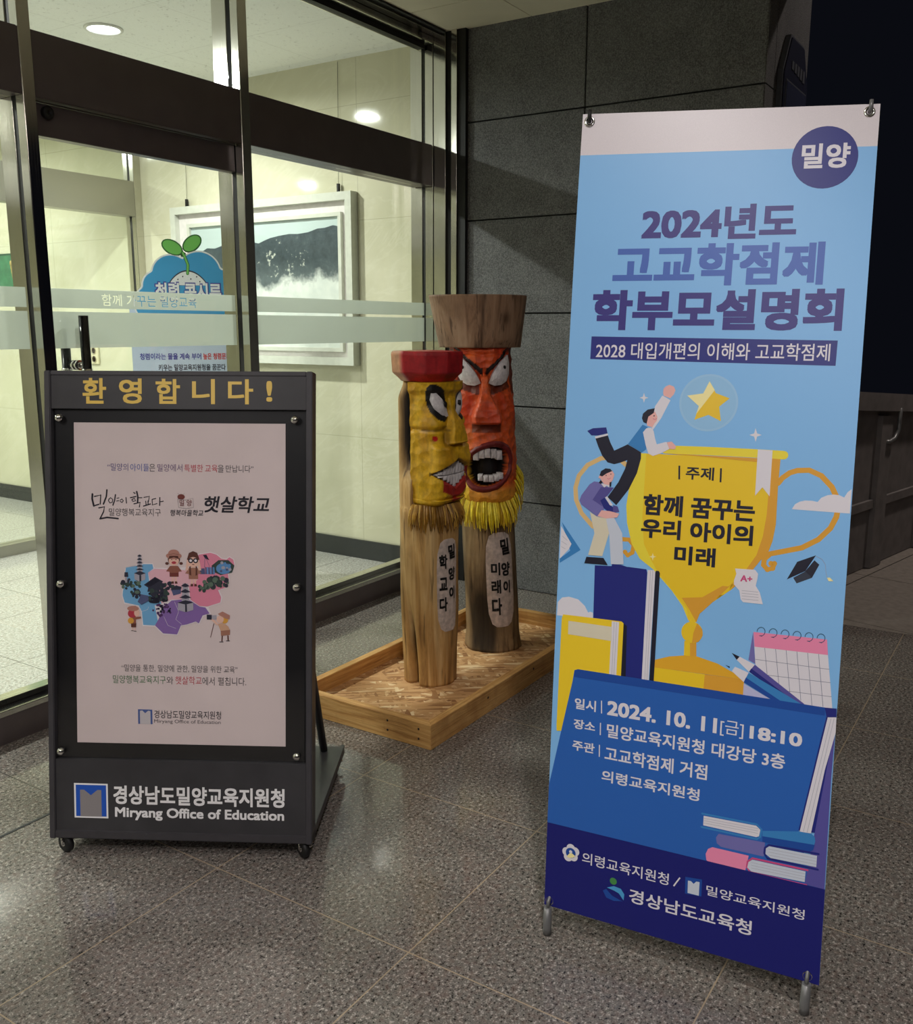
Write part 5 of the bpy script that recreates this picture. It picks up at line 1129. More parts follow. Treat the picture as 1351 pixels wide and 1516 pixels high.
["poster_child#4","p","psk",[[432,594.1],[445.4,581.2],[450.7,576],[445.5,573.3],[429.4,588.8]]],
["poster_child#4","p","pkhk",[[455.8,559],[481,562.1],[480.2,548.9],[456.5,545.9]]],
["poster_child#4","p","pdk",[[419.2,601.8],[433.2,600.7],[432.1,588.3],[418.9,588.7]]],
["poster_child#4","p","pgry",[[431.9,599.4],[445,600.9],[445.2,589.1],[433.4,588.9]]],
["poster_child#4","l","pbr",1.6,[[438,578.5],[428.9,541.5]]],
["poster_child#4","l","pbr",3.4,[[459.9,545.9],[458.8,531.4]]],
["poster_child#4","l","pbr",3.4,[[474.9,547.5],[475.7,534.3]]],
["poster_child#4","l","ink",2,[[452,529.7],[462.6,529.9]]],
["poster_child#4","l","ink",2,[[469.9,532.7],[479.9,532.8]]],
["poster_closing_text","t","pg","“밀양을 통한, 밀양에 관한, 밀양을 위한 교육”",190.3,446.9,500,466,0,0],
["poster_closing_text","t","pgn","밀양행복교육지구",167.5,415.4,309.1,436.9,0,0],
["poster_closing_text","t","pg","와",310.8,415.1,328.9,435.8,0,0],
["poster_closing_text","t","pr","햇살학교",334.3,415.3,404.7,436.9,0,0],
["poster_closing_text","t","pg","에서 펼칩니다.",406.3,414.4,522.8,436.3,0,0],
["poster_office_logo","p","pb2",[[233.9,346.9],[272.3,346.4],[272.8,307.5],[234.4,307.9]]],
["poster_office_logo","p","pgl",[[239.5,308],[239.1,342.6],[245.5,344],[253.3,336.5],[261.5,343.7],[267.3,342.5],[267.7,307.3]]],
["poster_office_logo","t","pk","경상남도밀양교육지원청",277.5,324,455.8,345.3,0.006,0],
["poster_office_logo","t","pg","Miryang Office of Education",277.1,308.7,454.7,321,0,0],
["office_logo","p","lw",[[65.3,149.7],[156.1,149.1],[157.1,56.3],[66.1,56.7]]],
["office_logo","p","lblue",[[70.1,145.1],[151.5,145],[152.3,60.9],[70.8,60.9]]],
["office_logo","p","lgrey",[[82.3,60.5],[81.6,131.9],[92.4,132.2],[110.7,117.8],[128.7,132.4],[138.8,131.9],[139.5,60.6]]],
["office_name_lettering","t","lw","경상남도밀양교육지원청",170.9,95.4,627.1,146.1,0.028,0],
["office_name_lettering","t","lw","Miryang Office of Education",174.9,53.2,625.9,87.7,0.028,0]]

# ================================================================== WELCOME SIGN STAND
O = Vector((1.3133, 2.1268, 0.0512)); TLv = Vector((1.4822, 2.1973, 1.2711)); BRv = Vector((1.6678, 1.5232, 0.0512))
ex = (BRv - O).normalized(); ey = (TLv - O).normalized(); ey = (ey - ex * ey.dot(ex)).normalized(); en = ex.cross(ey).normalized()
def sgn(u, v, h=0.0): return O + ex * (u / 1000) + ey * (v / 1000) + en * h
back = Vector((-en.x, -en.y, 0)).normalized()
stand = thing('sign_stand', 'charcoal wheeled welcome sign with gold lettering and a pinkish white poster', 'sign stand', (O + BRv) / 2 * 1.0 - Vector((0, 0, .0512)))
def lbox(mb, u0, u1, v0, v1, h0, h1, m, bev=0): return mb.box(u0 / 1000, u1 / 1000, v0 / 1000, v1 / 1000, h0, h1, m, bev)
def on_sign(c): return O + ex * c.x + ey * c.y + en * c.z
b = MB(); lbox(b, 0, 16, 0, 1234, -.045, .006, M_SIGNBODY, .002); lbox(b, 684, 700, 0, 1234, -.045, .006, M_SIGNBODY, .002); lbox(b, 16, 684, 1222, 1234, -.045, .004, M_SIGNBODY, .002); b.xf(on_sign).build('side_frame', None, stand)
b = MB(); lbox(b, 16, 684, 1136, 1222, -.03, .001, M_SIGNPLATE, .001); head = b.xf(on_sign).build('header_panel', None, stand)
b = MB(); lbox(b, 16, 684, 0, 213, -.03, .001, M_SIGNPLATE, .001); foot = b.xf(on_sign).build('lower_panel', None, stand)
b = MB(); lbox(b, 16, 684, 213, 1136, -.03, -.014, M_SIGNBLACK); b.xf(on_sign).build('back_panel', None, stand)
b = MB(); lbox(b, 70, 627, 255, 1101, -.013, -.0115, M_PAPER); poster = lab(b.xf(on_sign).build('poster', None, stand), 'pinkish white poster with a watercolour map')
b = MB(); lbox(b, 20, 678, 219, 1130, -.006, -.003, M_ACRYL); b.xf(on_sign).build('acrylic_cover', None, stand)
for u, v in ((36, 1112), (654, 1111), (35, 678), (659, 678), (31, 234), (659, 233)):
    b = MB(); b.lathe([(.0, -.014), (.006, -.014), (.006, -.003), (.0105, -.003), (.0105, .004), (.0085, .008), (.004, .0105), (0.0, .0108)], sgn(u, v), en, M_CHROME, 20); b.build('standoff_screw', None, stand)
b = MB()
def base_box(mb, u0, u1, d0, d1, z0, z1, m, bev=.002): mb.box(u0, u1, d0, d1, z0, z1, m, bev)
base_box(b, 0.0, 0.7, -.002, .535, .052, .074, M_SIGNBODY); base_box(b, 0.012, 0.688, .05, .523, .074, .0755, M_SIGNPLATE, 0); base_box(b, .0, .012, .04, .535, .074, .079, M_SIGNBODY, 0); base_box(b, .688, .7, .04, .535, .074, .079, M_SIGNBODY, 0)
b.xf(lambda c: Vector((O.x, O.y, 0)) + Vector((ex.x, ex.y, 0)) * c.x + back * c.y + Vector((0, 0, c.z))).build('base_platform', None, stand)
for u in (60, 640):
    p = sgn(u, 760, -.045); q = Vector((O.x, O.y, 0)) + ex * (u / 1000) + back * .50 + Vector((0, 0, .075))
    MB().tube([p, q], .012, M_SIGNBODY, 10).build('rear_brace', None, stand)
for u, d in ((.030, .022), (.672, .022), (.035, .51), (.668, .51)):
    c = Vector((O.x, O.y, 0)) + ex * u + back * d + Vector((0, 0, .025)); ax = (ex * .45 + back * .9).normalized() if u < .3 else (ex * .78 + back * .62).normalized()
    b = MB(); b.lathe([(0, -.009), (.02, -.009), (.0245, -.006), (.0245, .006), (.02, .009), (0, .009)], c, ax, M_RUBBER, 24); ca = b.build('caster', None, stand)
    b = MB(); b.lathe([(0, -.012), (.006, -.012), (.008, .012), (0, .012)], c - ax * .0, ax, M_CHROME, 12); b.tube([c + Vector((0, 0, .022)), c + Vector((0, 0, .030))], .012, M_CHROME, 12)
    for s_ in (-1, 1): b.tube([c + ax * (.0115 * s_), c + ax * (.0115 * s_) + Vector((0, 0, .022))], .004, M_CHROME, 8)
    b.tube([c + ax * .012, c + ax * .03 + Vector((0, 0, .004))], .005, M_CHROME, 8); b.build('caster_fork', None, ca)
SIGN_PARENT = {'gold_letter': head, 'office_logo': foot, 'office_name_lettering': foot}
H0 = ('gold_letter', 'office_logo', 'office_name_lettering')
SIGN_LABELS = {'poster_map': 'blue, pink and violet watercolour map', 'poster_landmarks': 'stone pagodas, roofs and dark trees', 'poster_calligraphy': 'black brush calligraphy', 'poster_slogan': 'one-line slogan in coloured letters', 'poster_closing_text': 'two lines of closing text', 'poster_office_logo': 'small blue book logo with office name', 'office_logo': 'blue and grey open-book logo', 'office_name_lettering': 'white office name in two lines'}
print_art([i for i in SIGN_PRINT if i[0].split('#')[0] in H0], lambda u, v, h: sgn(u, v, .0012 + h), lambda g: SIGN_PARENT[g.split('#')[0]], SIGN_LABELS)
print_art([i for i in SIGN_PRINT if i[0].split('#')[0] not in H0], lambda u, v, h: sgn(u, v, -.0113 + h), lambda g: poster, SIGN_LABELS, dz=.00012)

# ================================================================== BANNER
def bs(u, v, h=0.0):
    t = v / 1800.0; zz = t * 1.765; th = radians(6.0 + 5.2 * zz + 2.5 * zz * zz)
    c = Vector((1.7805 + .265 * t, .582 + .065 * t + .024 * t * (1 - t), .068 + 1.765 * t)); rr_ = Vector((sin(th), -cos(th), 0))
    p = c + rr_ * ((u - 300) / 1000.0)
    if h:
        up_ = Vector((.147, .036, .98)); p = p + rr_.cross(up_).normalized() * h
    return p
ban = thing('banner_stand', 'tall light blue vinyl banner with a gold trophy, twisted on its X-frame stand', 'banner', (1.80, .58, 0))
G = 25.0; me = MB(); vs_ = {}
for side, hh in ((0, 0.0), (1, -.0006)):
    for i in range(25):
        for j in range(73): vs_[side, i, j] = me.bm.verts.new(bs(i * G, j * G, hh if hh else 1e-9))
    for i in range(24):
        for j in range(72):
            q = [vs_[side, i, j], vs_[side, i + 1, j], vs_[side, i + 1, j + 1], vs_[side, i, j + 1]]
            f = me.bm.faces.new(q if side == 0 else q[::-1])
for (a, b_) in [((i, 0), (i + 1, 0)) for i in range(24)] + [((24, j), (24, j + 1)) for j in range(72)] + [((i + 1, 72), (i, 72)) for i in range(24)] + [((0, j + 1), (0, j)) for j in range(72)]:
    me.bm.faces.new((vs_[1, a[0], a[1]], vs_[1, b_[0], b_[1]], vs_[0, b_[0], b_[1]], vs_[0, a[0], a[1]]))
me.keepn = True; me.mi(M_FABRIC); sheet = lab(me.build('banner_sheet', M_FABRIC, ban), 'printed vinyl sheet, white at the top edge')
BL = {'printed_background': 'pale blue printed ground', 'printed_roundel': 'navy circle with a white place name', 'printed_headline': 'three-line navy and blue headline', 'printed_subtitle': 'navy bar with white subtitle', 'printed_trophy': 'golden trophy cup with two handles', 'printed_bubble': 'gold star in a pale bubble', 'printed_theme_text': 'dark theme text on the trophy', 'printed_blue_cover': 'large blue book cover with pages', 'printed_stacked_books': 'stack of blue, violet and pink books', 'printed_footer': 'navy foot with emblems and office names', 'printed_student_reaching': 'student in blue vest reaching up', 'printed_student_helping': 'student in violet jumper helping', 'printed_calendar': 'pink and white ring calendar', 'printed_graduation_cap': 'black graduation cap'}
print_art(BANNER_PRINT, bs, lambda g: sheet, BL, grid=G)
def frame_of(u, v):
    p = bs(u, v); n = (bs(u, v, .01) - bs(u, v)).normalized(); return p, n
corner = {}
for nm, (u, v) in {'tl': (15, 1784), 'tr': (580, 1784), 'bl': (12, 12), 'br': (577, 12)}.items():
    p, n = frame_of(u, v); b = MB(); prof = [(.0062 + .0038 * (1 + cos(a)) / 1 * .5 * 2 * .5, .0008 + .0018 * sin(a)) for a in [2 * pi * k / 8 for k in range(9)]]
    b.lathe([(.0055, -.001), (.0115, -.001), (.0115, .0012), (.009, .0026), (.0055, .0012), (.0055, -.001)], p, n, M_CHROME, 24); b.build('grommet', None, ban); corner[nm] = (p, n)
hubp = bs(300, 900) + Vector((.98, .2, 0)).normalized() * .16; hubp.z = .86
b = MB(); b.lathe([(0, -.02), (.035, -.02), (.04, 0), (.035, .02), (0, .02)], hubp, (-.98, -.2, .05), M_BLACKP, 20); b.build('hub', None, ban)
for nm in ('tl', 'tr'):
    p, n = corner[nm]; b = MB(); upw = Vector((.13, .03, .99))
    b.tube([hubp, p * .6 + hubp * .4 - n * .012, p - n * .012 - upw * .06], [.006, .005, .004], M_GASKET, 10); lab(b.build('support_pole', None, ban), 'upper pole of the X-frame')
    b = MB(); b.tube([p - n * .012 - upw * .06, p - n * .014, p + n * .004, p + n * .011 + upw * .004, p + n * .012 + upw * .020], [.004, .004, .0042, .0044, .004], M_GASKET if nm == 'tl' else M_GREYROD, 10); b.build('hook', None, ban)
for nm in ('bl', 'br'):
    p, n = corner[nm]; b = MB(); b.tube([hubp, p * .6 + hubp * .4 - n * .02, p - n * .02 + Vector((0, 0, .05))], [.006, .005, .005], M_GASKET, 10); lab(b.build('support_pole', None, ban), 'lower pole of the X-frame')
    ftp = Vector((p.x, p.y, 0)) + n * .012 + Vector((0, 0, .009)); b = MB()
    b.tube([p - n * .02 + Vector((0, 0, .05)), p - n * .006 + Vector((0, 0, .012)), p + n * .008 + Vector((0, 0, .001)), p + n * .011 - Vector((0, 0, .014))], .0042, M_GREYROD, 10); b.build('hook', None, ban)
    b = MB(); b.tube([p + n * .011 - Vector((0, 0, .012)), ftp + Vector((0, 0, .006)), ftp - Vector((0, 0, .009))], [.0092, .0102, .0102], M_GREYROD, 16); b.build('foot', None, ban)
ftr = Vector((hubp.x + .42, hubp.y + .08, .006)); b = MB(); b.tube([hubp, ftr], [.007, .006], M_GASKET, 10); lab(b.build('support_pole', None, ban), 'rear leg of the X-frame')

# ================================================================== WOODEN TRAY
tx0, tx1, ty0, ty1, th_ = 2.38, 3.70, 1.633, 2.245, .089
tray = thing('wooden_tray', 'low pine-edged tray with a chipboard floor carrying the two carved posts', 'tray', ((tx0 + tx1) / 2, (ty0 + ty1) / 2, 0))
MB().box(tx0 + .03, tx1 - .03, ty0 + .03, ty1 - .03, 0.002, .030, M_OSB).build('strand_board', None, tray)
def mitre(a0, a1, b1, b0, m): return MB().prism([a0, a1, b1, b0], (0, 0, th_), m)
k_ = .032
c_ = [(tx0, ty0), (tx1, ty0), (tx1, ty1), (tx0, ty1)]; i_ = [(tx0 + k_, ty0 + k_), (tx1 - k_, ty0 + k_), (tx1 - k_, ty1 - k_), (tx0 + k_, ty1 - k_)]
for k in range(4):
    a, b2, c2, d2 = c_[k], c_[(k + 1) % 4], i_[(k + 1) % 4], i_[k]; e = .0006
    mb = MB().prism([(*a, 0), (*b2, 0), (*c2, 0), (*d2, 0)], (0, 0, th_), M_PINE if k % 2 == 0 else M_PINE_Y)
    bmesh.ops.bevel(mb.bm, geom=list(mb.bm.edges), offset=.0018, segments=1, affect='EDGES'); mb.build('edge_board', None, tray)
def nail(p, d, r): MB().lathe([(.0, -.0004), (r, -.0004), (r, .0003), (0, .0003)], p, d, M_GASKET, 10).build('nail_head', None, tray)
for y in (ty0 + .05, ty0 + .18):
    for z in (.03, .065): nail((tx0, y, z), (-1, 0, 0), .004)
for x in (2.75, 3.1, 3.5): nail((x, ty0, .06), (0, -1, 0), .005)

# ================================================================== CARVED TOTEM POSTS
def gauss(x, s): return math.exp(-0.5 * (x / s) ** 2)
def sstep(a, b, x):
    t = min(1, max(0, (x - a) / (b - a))); return t * t * (3 - 2 * t)
def gouge(x, y, z, sc, amt):
    d, p = noise.voronoi(Vector((x * sc, y * sc, z * sc))); return amt * (d[0] - 0.45)
class Totem:
    def __init__(s, cx, cy, F, lean): s.c = Vector((cx, cy, 0)); s.F = Vector((*F, 0)).normalized(); s.rt = Vector((-s.F).cross(Vector((0, 0, 1)))).normalized(); s.lean = Vector((*lean, 0))
    def w(s, x, y, z): return s.c + s.rt * x - s.F * y + Vector((0, 0, z)) + s.lean * z      # y runs away from the viewer
    def p(s, phi, z, r): a = radians(phi); return s.w(r * sin(a), -r * cos(a), z)
    def skin(s, name, zlist, nphi, rf, cf, mat, parent, smooth=False, cap=True, phi0=-180, phi1=180):
        mb = MB(); full = abs(phi1 - phi0) >= 360; rows = []; cols = []; n = nphi if full else nphi + 1
        for z in zlist:
            row = []
            for j in range(n):
                ph = phi0 + (phi1 - phi0) * j / nphi; row.append(mb.bm.verts.new(s.p(ph, z, rf(ph, z)))); cols.append(cf(ph, z))
            rows.append(row)
        for A, B in zip(rows, rows[1:]):
            for j in range(nphi):
                k = (j + 1) % n; f = mb.bm.faces.new((A[j], A[k], B[k], B[j])); f.smooth = smooth
        if cap:
            for q in (rows[0][::-1], rows[-1]): mb.bm.faces.new(q)
        mb.bm.verts.index_update(); o = mb.build(name, mat, parent)
        at = o.data.color_attributes.new('Col', 'FLOAT_COLOR', 'POINT')
        for k, c in enumerate(cols): at.data[k].color = c
        return o
    def patch(s, name, outline, surf, off, dome, mat, parent, rings=7, col=None, thick=.006):
        """carved lump: outline in (phi deg, z), domed outward"""
        mb = MB(); n = len(outline); cx = sum(p[0] for p in outline) / n; cz = sum(p[1] for p in outline) / n; prev = None; layers = []
        for k in range(rings + 1):
            t = 1 - k / rings; ring = []
            for ph, z in outline:
                a, b_ = cx + (ph - cx) * t, cz + (z - cz) * t; ring.append(mb.bm.verts.new(s.p(a, b_, surf(a, b_) + off + dome * (1 - t * t))))
                if k == rings: break
            layers.append(ring)
        base = [mb.bm.verts.new(s.p(ph, z, surf(ph, z) + off - thick)) for ph, z in outline]
        for j in range(n): mb.bm.faces.new((base[j], base[(j + 1) % n], layers[0][(j + 1) % n], layers[0][j]))
        for A, B in zip(layers, layers[1:]):
            for j in range(n):
                if len(B) == 1: mb.bm.faces.new((A[j], A[(j + 1) % n], B[0]))
                else: mb.bm.faces.new((A[j], A[(j + 1) % n], B[(j + 1) % n], B[j]))
        mb.bm.verts.index_update(); nv = len(mb.bm.verts); o = mb.build(name, mat, parent)
        if col:
            at = o.data.color_attributes.new('Col', 'FLOAT_COLOR', 'POINT')
            for k in range(len(o.data.vertices)): at.data[k].color = col
        return o
    def ring(s, name, outer, inner, surf, off, bulge, mat, parent, col):
        mb = MB(); n = len(outer); L = []
        for k in range(6):
            t = k / 5; L.append([mb.bm.verts.new(s.p(o[0] + (i[0] - o[0]) * t, o[1] + (i[1] - o[1]) * t, surf(o[0] + (o[0] - i[0]) * .15, o[1] + (o[1] - i[1]) * .15) + off + bulge * sin(pi * t))) for o, i in zip(outer, inner)])
        for A, B in zip(L, L[1:]):
            for j in range(n): mb.bm.faces.new((A[j], A[(j + 1) % n], B[(j + 1) % n], B[j]))
        o = mb.build(name, mat, parent); at = o.data.color_attributes.new('Col', 'FLOAT_COLOR', 'POINT')
        for k in range(len(o.data.vertices)): at.data[k].color = col
        return o
    def text(s, name, chars, surf, off, mat, parent):
        for ch, ph, z, wd, ht, rot in chars:
            mb = MB(); me_ = text_mesh(ch, .035); xs_ = [v.co.x for v in me_.vertices]; ys_ = [v.co.y for v in me_.vertices]; ax, bx, ay, by = min(xs_), max(xs_), min(ys_), max(ys_); vv = []
            for v in me_.vertices:
                lx = ((v.co.x - ax) / (bx - ax) - .5) * wd; lz = ((v.co.y - ay) / (by - ay) - .5) * ht; lx, lz = lx * cos(rot) - lz * sin(rot), lx * sin(rot) + lz * cos(rot)
                p2 = ph + math.degrees(lx / .115); vv.append(mb.bm.verts.new(s.p(p2, z + lz, surf(p2, z + lz) + off + v.co.z * 4)))
            for p in me_.polygons:
                try: mb.bm.faces.new([vv[i] for i in p.vertices])
                except ValueError: pass
            bpy.data.meshes.remove(me_); mb.keepn = True; mb.build(name, mat, parent)
    def beard(s, name, spec, mat, parent, cols, seed):
        mb = MB(); rr = random.Random(seed); cl = []
        for ph, z0, r0, ln, out, wd in spec:
            dph = rr.uniform(-2.5, 2.5); ln *= rr.uniform(.8, 1.15); pts = []; c = cols[rr.randrange(len(cols))]
            for k in range(5):
                t = k / 4; pts.append((s.p(ph + dph * t, z0 - ln * t, r0 + out * sin(t * 1.9) + rr.uniform(-.002, .002)), wd * (1 - .75 * t * t)))
            side = (s.p(ph + 3, z0, r0) - s.p(ph - 3, z0, r0)).normalized(); nrm = (s.p(ph, z0, r0 + .01) - s.p(ph, z0, r0)).normalized(); prev = None
            for p, w_ in pts:
                q = [mb.bm.verts.new(p + side * w_), mb.bm.verts.new(p + nrm * w_ * .7), mb.bm.verts.new(p - side * w_), mb.bm.verts.new(p - nrm * w_ * .7)]; cl += [c] * 4
                if prev:
                    for j in range(4): mb.bm.faces.new((prev[j], prev[(j + 1) % 4], q[(j + 1) % 4], q[j]))
                else: mb.bm.faces.new(q[::-1])
                prev = q
            mb.bm.faces.new(prev)
        mb.bm.verts.index_update(); o = mb.build(name, mat, parent); at = o.data.color_attributes.new('Col', 'FLOAT_COLOR', 'POINT')
        for k, c in enumerate(cl): at.data[k].color = c
        return o
def frange(a, b, n): return [a + (b - a) * k / n for k in range(n + 1)]
def mixc(a, b, t): return tuple(x + (y - x) * t for x, y in zip(a, b))
NOPAINT = (0, 0, 0, 0)
C_RED, C_ORG, C_YORG, C_YEL, C_BLK, C_LIP = rgb(206, 66, 30), rgb(222, 98, 40), rgb(226, 150, 50), rgb(236, 206, 40), rgb(24, 20, 20), rgb(112, 28, 28)
C_WHITE, C_MUST, C_MUST2, C_REDHAT = rgb(222, 216, 218), rgb(224, 176, 30), rgb(192, 138, 24), rgb(156, 26, 34)
M_PANELP = plain('whitewashed_wood', rgb(208, 190, 180), .7, vs=60, var=.22); M_INK = plain('black_brush_ink', rgb(20, 18, 18), .5)

# ---- tall post: orange-red shouting face, log hat, yellow beard
B_ = Totem(3.341, 1.96, (-.80, -.60), (-.0263, .0449))
tb = thing('totem_post', 'taller carved totem post with an orange shouting face, log hat and bright yellow beard', 'totem', (3.341, 1.96, .03), 0, 'carved guardian posts')
def trunkB(ph, z):
    a = radians(ph); nn = noise.fractal(Vector((cos(a) * 1.6, sin(a) * 1.6, z * 1.1)), 0.8, 2.0, 4); r = .112 + .006 * nn + .012 * sstep(.12, .0, z)
    if -14 < ph < 52: r = min(r, .1105 / max(.93, cos(radians((ph - 19) * .35)))) if .12 < z < .56 else r
    return r
def tcB(ph, z):
    d = gauss(ph + 22, 22) * gauss(z - .16, .13); n_ = noise.noise(Vector((ph * .06, z * 3, 1)))
    return (*rgb(34, 29, 25)[:3], min(.9, max(0, 1.4 * d + .35 * n_ * (d > .1))))
B_.skin('trunk', frange(.03, .70, 60), 96, trunkB, tcB, M_LOG_B, tb, True)
def rB(ph, z):
    f = abs(ph); a = radians(ph); r = .112 + .004 * noise.noise(Vector((cos(a) * 2, sin(a) * 2, z * 3)))
    if f > 115: return r
    k = 1 - sstep(85, 115, f); d = .012
    brow = 1.203 + .0019 * f                                     # heavy brows, low at the nose
    d += .022 * sstep(brow - .012, brow + .012, z) * (1 - sstep(55, 75, f)) * (1 - .5 * sstep(1.27, 1.315, z))
    d -= .008 * gauss(z - (1.278 + .0002 * f), .006) * (f < 60)
    d -= .016 * gauss(f - 32, 18) * gauss(z - 1.18, .035)        # sockets
    wn = 8 + 13 * sstep(1.15, 1.03, z)
    if .993 < z < 1.2: d += (.016 + .048 * sstep(1.18, 1.04, z)) * (1 - sstep(wn * .6, wn * 1.15, f)) * sstep(.996, 1.014, z)
    d += .018 * gauss(f - 21, 6) * gauss(z - 1.03, .02)         # nostril wings
    d += .016 * gauss(f - 48, 16) * gauss(z - 1.06, .05)          # cheeks
    d -= .012 * gauss(f - 28, 6) * gauss(z - 1.03, .05)
    d += .034 * gauss(f, 44) * gauss(z - .845, .12)                # muzzle
    d += .020 * gauss(f, 36) * gauss(z - .712, .028)              # chin
    e = (ph / 40.0) ** 2 + ((z - .832 - .0006 * ph) / .085) ** 2
    d -= .055 * (1 - sstep(.72, .98, e))                          # open mouth
    d += gouge(sin(a) * .12, cos(a) * .12, z, 34, .012) * (1 if e > 1.1 else 0)
    d -= .03 * sstep(.69, .655, z)
    return r + d * k
def cB(ph, z):
    f = abs(ph); n_ = noise.noise(Vector((ph * .05, z * 9, 3.0)))
    if f > 100: return rgb(120, 84, 56)
    e = (ph / 40.0) ** 2 + ((z - .832 - .0006 * ph) / .085) ** 2
    if e < .86: return C_BLK
    c = mixc(C_RED, C_ORG, min(1, max(0, .45 + .8 * n_)))
    if z < 1.0: c = mixc(c, C_ORG, .5)
    if ph < -20 and z < .98: c = mixc(c, C_YORG, min(1, (-ph - 20) / 30) * .8)
    if z < .76: c = mixc(c, C_YORG, sstep(.77, .72, z))
    if ph < -34 and z < .86: c = mixc(c, C_YEL, .6)
    brow = 1.203 + .0019 * f
    if -.016 < z - brow < .014 and 3 < f < 64: return C_BLK
    if f > 62 and 1.12 < z < 1.3: return mixc(c, C_BLK, .75)
    if abs(f - 34) < 23 and -.017 < z - (1.128 + .0006 * f) < .024: return mixc(C_BLK, c, .25)
    if f < 25 and .968 < z < 1.002: return mixc(C_BLK, c, .3)  # shade under the nose painted in black
    return c
headB = lab(B_.skin('carved_face', frange(.655, 1.322, 150), 190, rB, cB, M_VPAINT, tb), 'orange-red chiselled face')
for sg_ in (-1, 1):
    ol_ = [(7 * sg_, 1.165), (13 * sg_, 1.195), (21 * sg_, 1.222), (31 * sg_, 1.246), (43 * sg_, 1.268), (52 * sg_, 1.275), (56 * sg_, 1.245), (54 * sg_, 1.20), (45 * sg_, 1.172), (32 * sg_, 1.158), (18 * sg_, 1.155)]
    ol_ = ol_ if sg_ > 0 else ol_[::-1]
    ey_ = B_.patch('eye', ol_, lambda p, z: .131, 0, .011, M_VPAINT, headB, 4, C_WHITE, .025); lab(ey_, 'white slanted eye')
    pu = [(37 * sg_ + 2.3 * cos(t * pi / 5), 1.228 + .0075 * sin(t * pi / 5)) for t in range(10)]
    B_.patch('pupil', pu, lambda p, z: .1425, 0, .002, M_VPAINT, headB, 2, C_BLK)
def el(a, b_, n=28, cz=.832, tilt=.0006): return [(a * cos(2 * pi * k / n), cz + b_ * sin(2 * pi * k / n) + tilt * a * cos(2 * pi * k / n)) for k in range(n)]
lab(B_.ring('lips', el(45, .101), el(36.5, .077), rB, .002, .008, M_VPAINT, headB, C_LIP), 'dark red lips')
for row, (z0, z1, phs) in enumerate(((.868, .905, (-20, -10.5, -1, 9, 18.5)), (.769, .795, (-14, -5.5, 3, 11.5, 19)))):
    for j, ph in enumerate(phs):
        h_ = 4.4 if row == 0 else 3.8; dz_ = -.009 * (abs(ph) / 18) ** 2 * (1 if row == 0 else -1); q = [(ph - h_, z0 + dz_), (ph + h_, z0 + dz_), (ph + h_, z1 + dz_), (ph - h_, z1 + dz_)]
        B_.patch('tooth', q, lambda p, z: .148 if row == 0 else .151, 0, .004, M_VPAINT, headB, 3, C_WHITE, .03)
spec = []; rr = random.Random(5)
for lay in range(3):
    for k in range(46):
        ph = -88 + 176 * (k + rr.random() * .6) / 46; f = abs(ph); z0 = .69 + .13 * sstep(34, 80, f) - .012 * lay; spec.append((ph, z0, .126 + .02 * gauss(ph, 40) - .006 * lay, .098 - .01 * sstep(40, 85, f), .030 - .006 * lay, .0062))
lab(B_.beard('beard', spec, M_VPAINT, tb, [rgb(236, 208, 36), rgb(222, 186, 28), rgb(244, 222, 70), rgb(200, 160, 26)], 8), 'bright yellow carved beard')
def rHB(ph, z):
    a = radians(ph); t = (z - 1.30) / .21; r = .164 + .034 * t + .006 * noise.noise(Vector((cos(a) * 1.5, sin(a) * 1.5, z * 2))); r -= .02 * gauss(ph - 28, 18) * sstep(1.345, 1.30, z); r -= .004 * gauss(ph + 4 - 30 * (z - 1.3), 1.3); return r
zsH = frange(1.305, 1.510, 26)
B_.skin('log_hat', zsH, 120, rHB, lambda p, z: (*rgb(60, 40, 26)[:3], .75 * gauss(p - 30, 5) * gauss(z - 1.42, .018) + .8 * gauss(p + 4 - 30 * (z - 1.3), 1.5)), M_HATW, tb, True)
pan = []
for k in range(24):
    t = 2 * pi * (k + .5) / 24; q_ = (abs(cos(t)) ** 4 + abs(sin(t)) ** 4) ** -.25; pan.append((19 + 33 * cos(t) * q_, .345 + .205 * sin(t) * q_))
pb = lab(B_.patch('writing_panel', pan, trunkB, .0015, .001, M_PANELP, tb, 10, None, .004), 'whitewashed panel with black brush letters')
def pz(y): return .563 + (775 - y) * (.61 / 201.0)
B_.text('brush_letter', [('밀', 30, .488, .042, .07, .08), ('양', 30, .392, .042, .06, 0), ('이', 31, .315, .034, .055, 0), ('미', 7, .395, .040, .055, 0), ('래', 7, .318, .042, .06, 0), ('다', 7, .232, .044, .075, 0)], lambda p, z: trunkB(p, z), .0045, M_INK, pb)

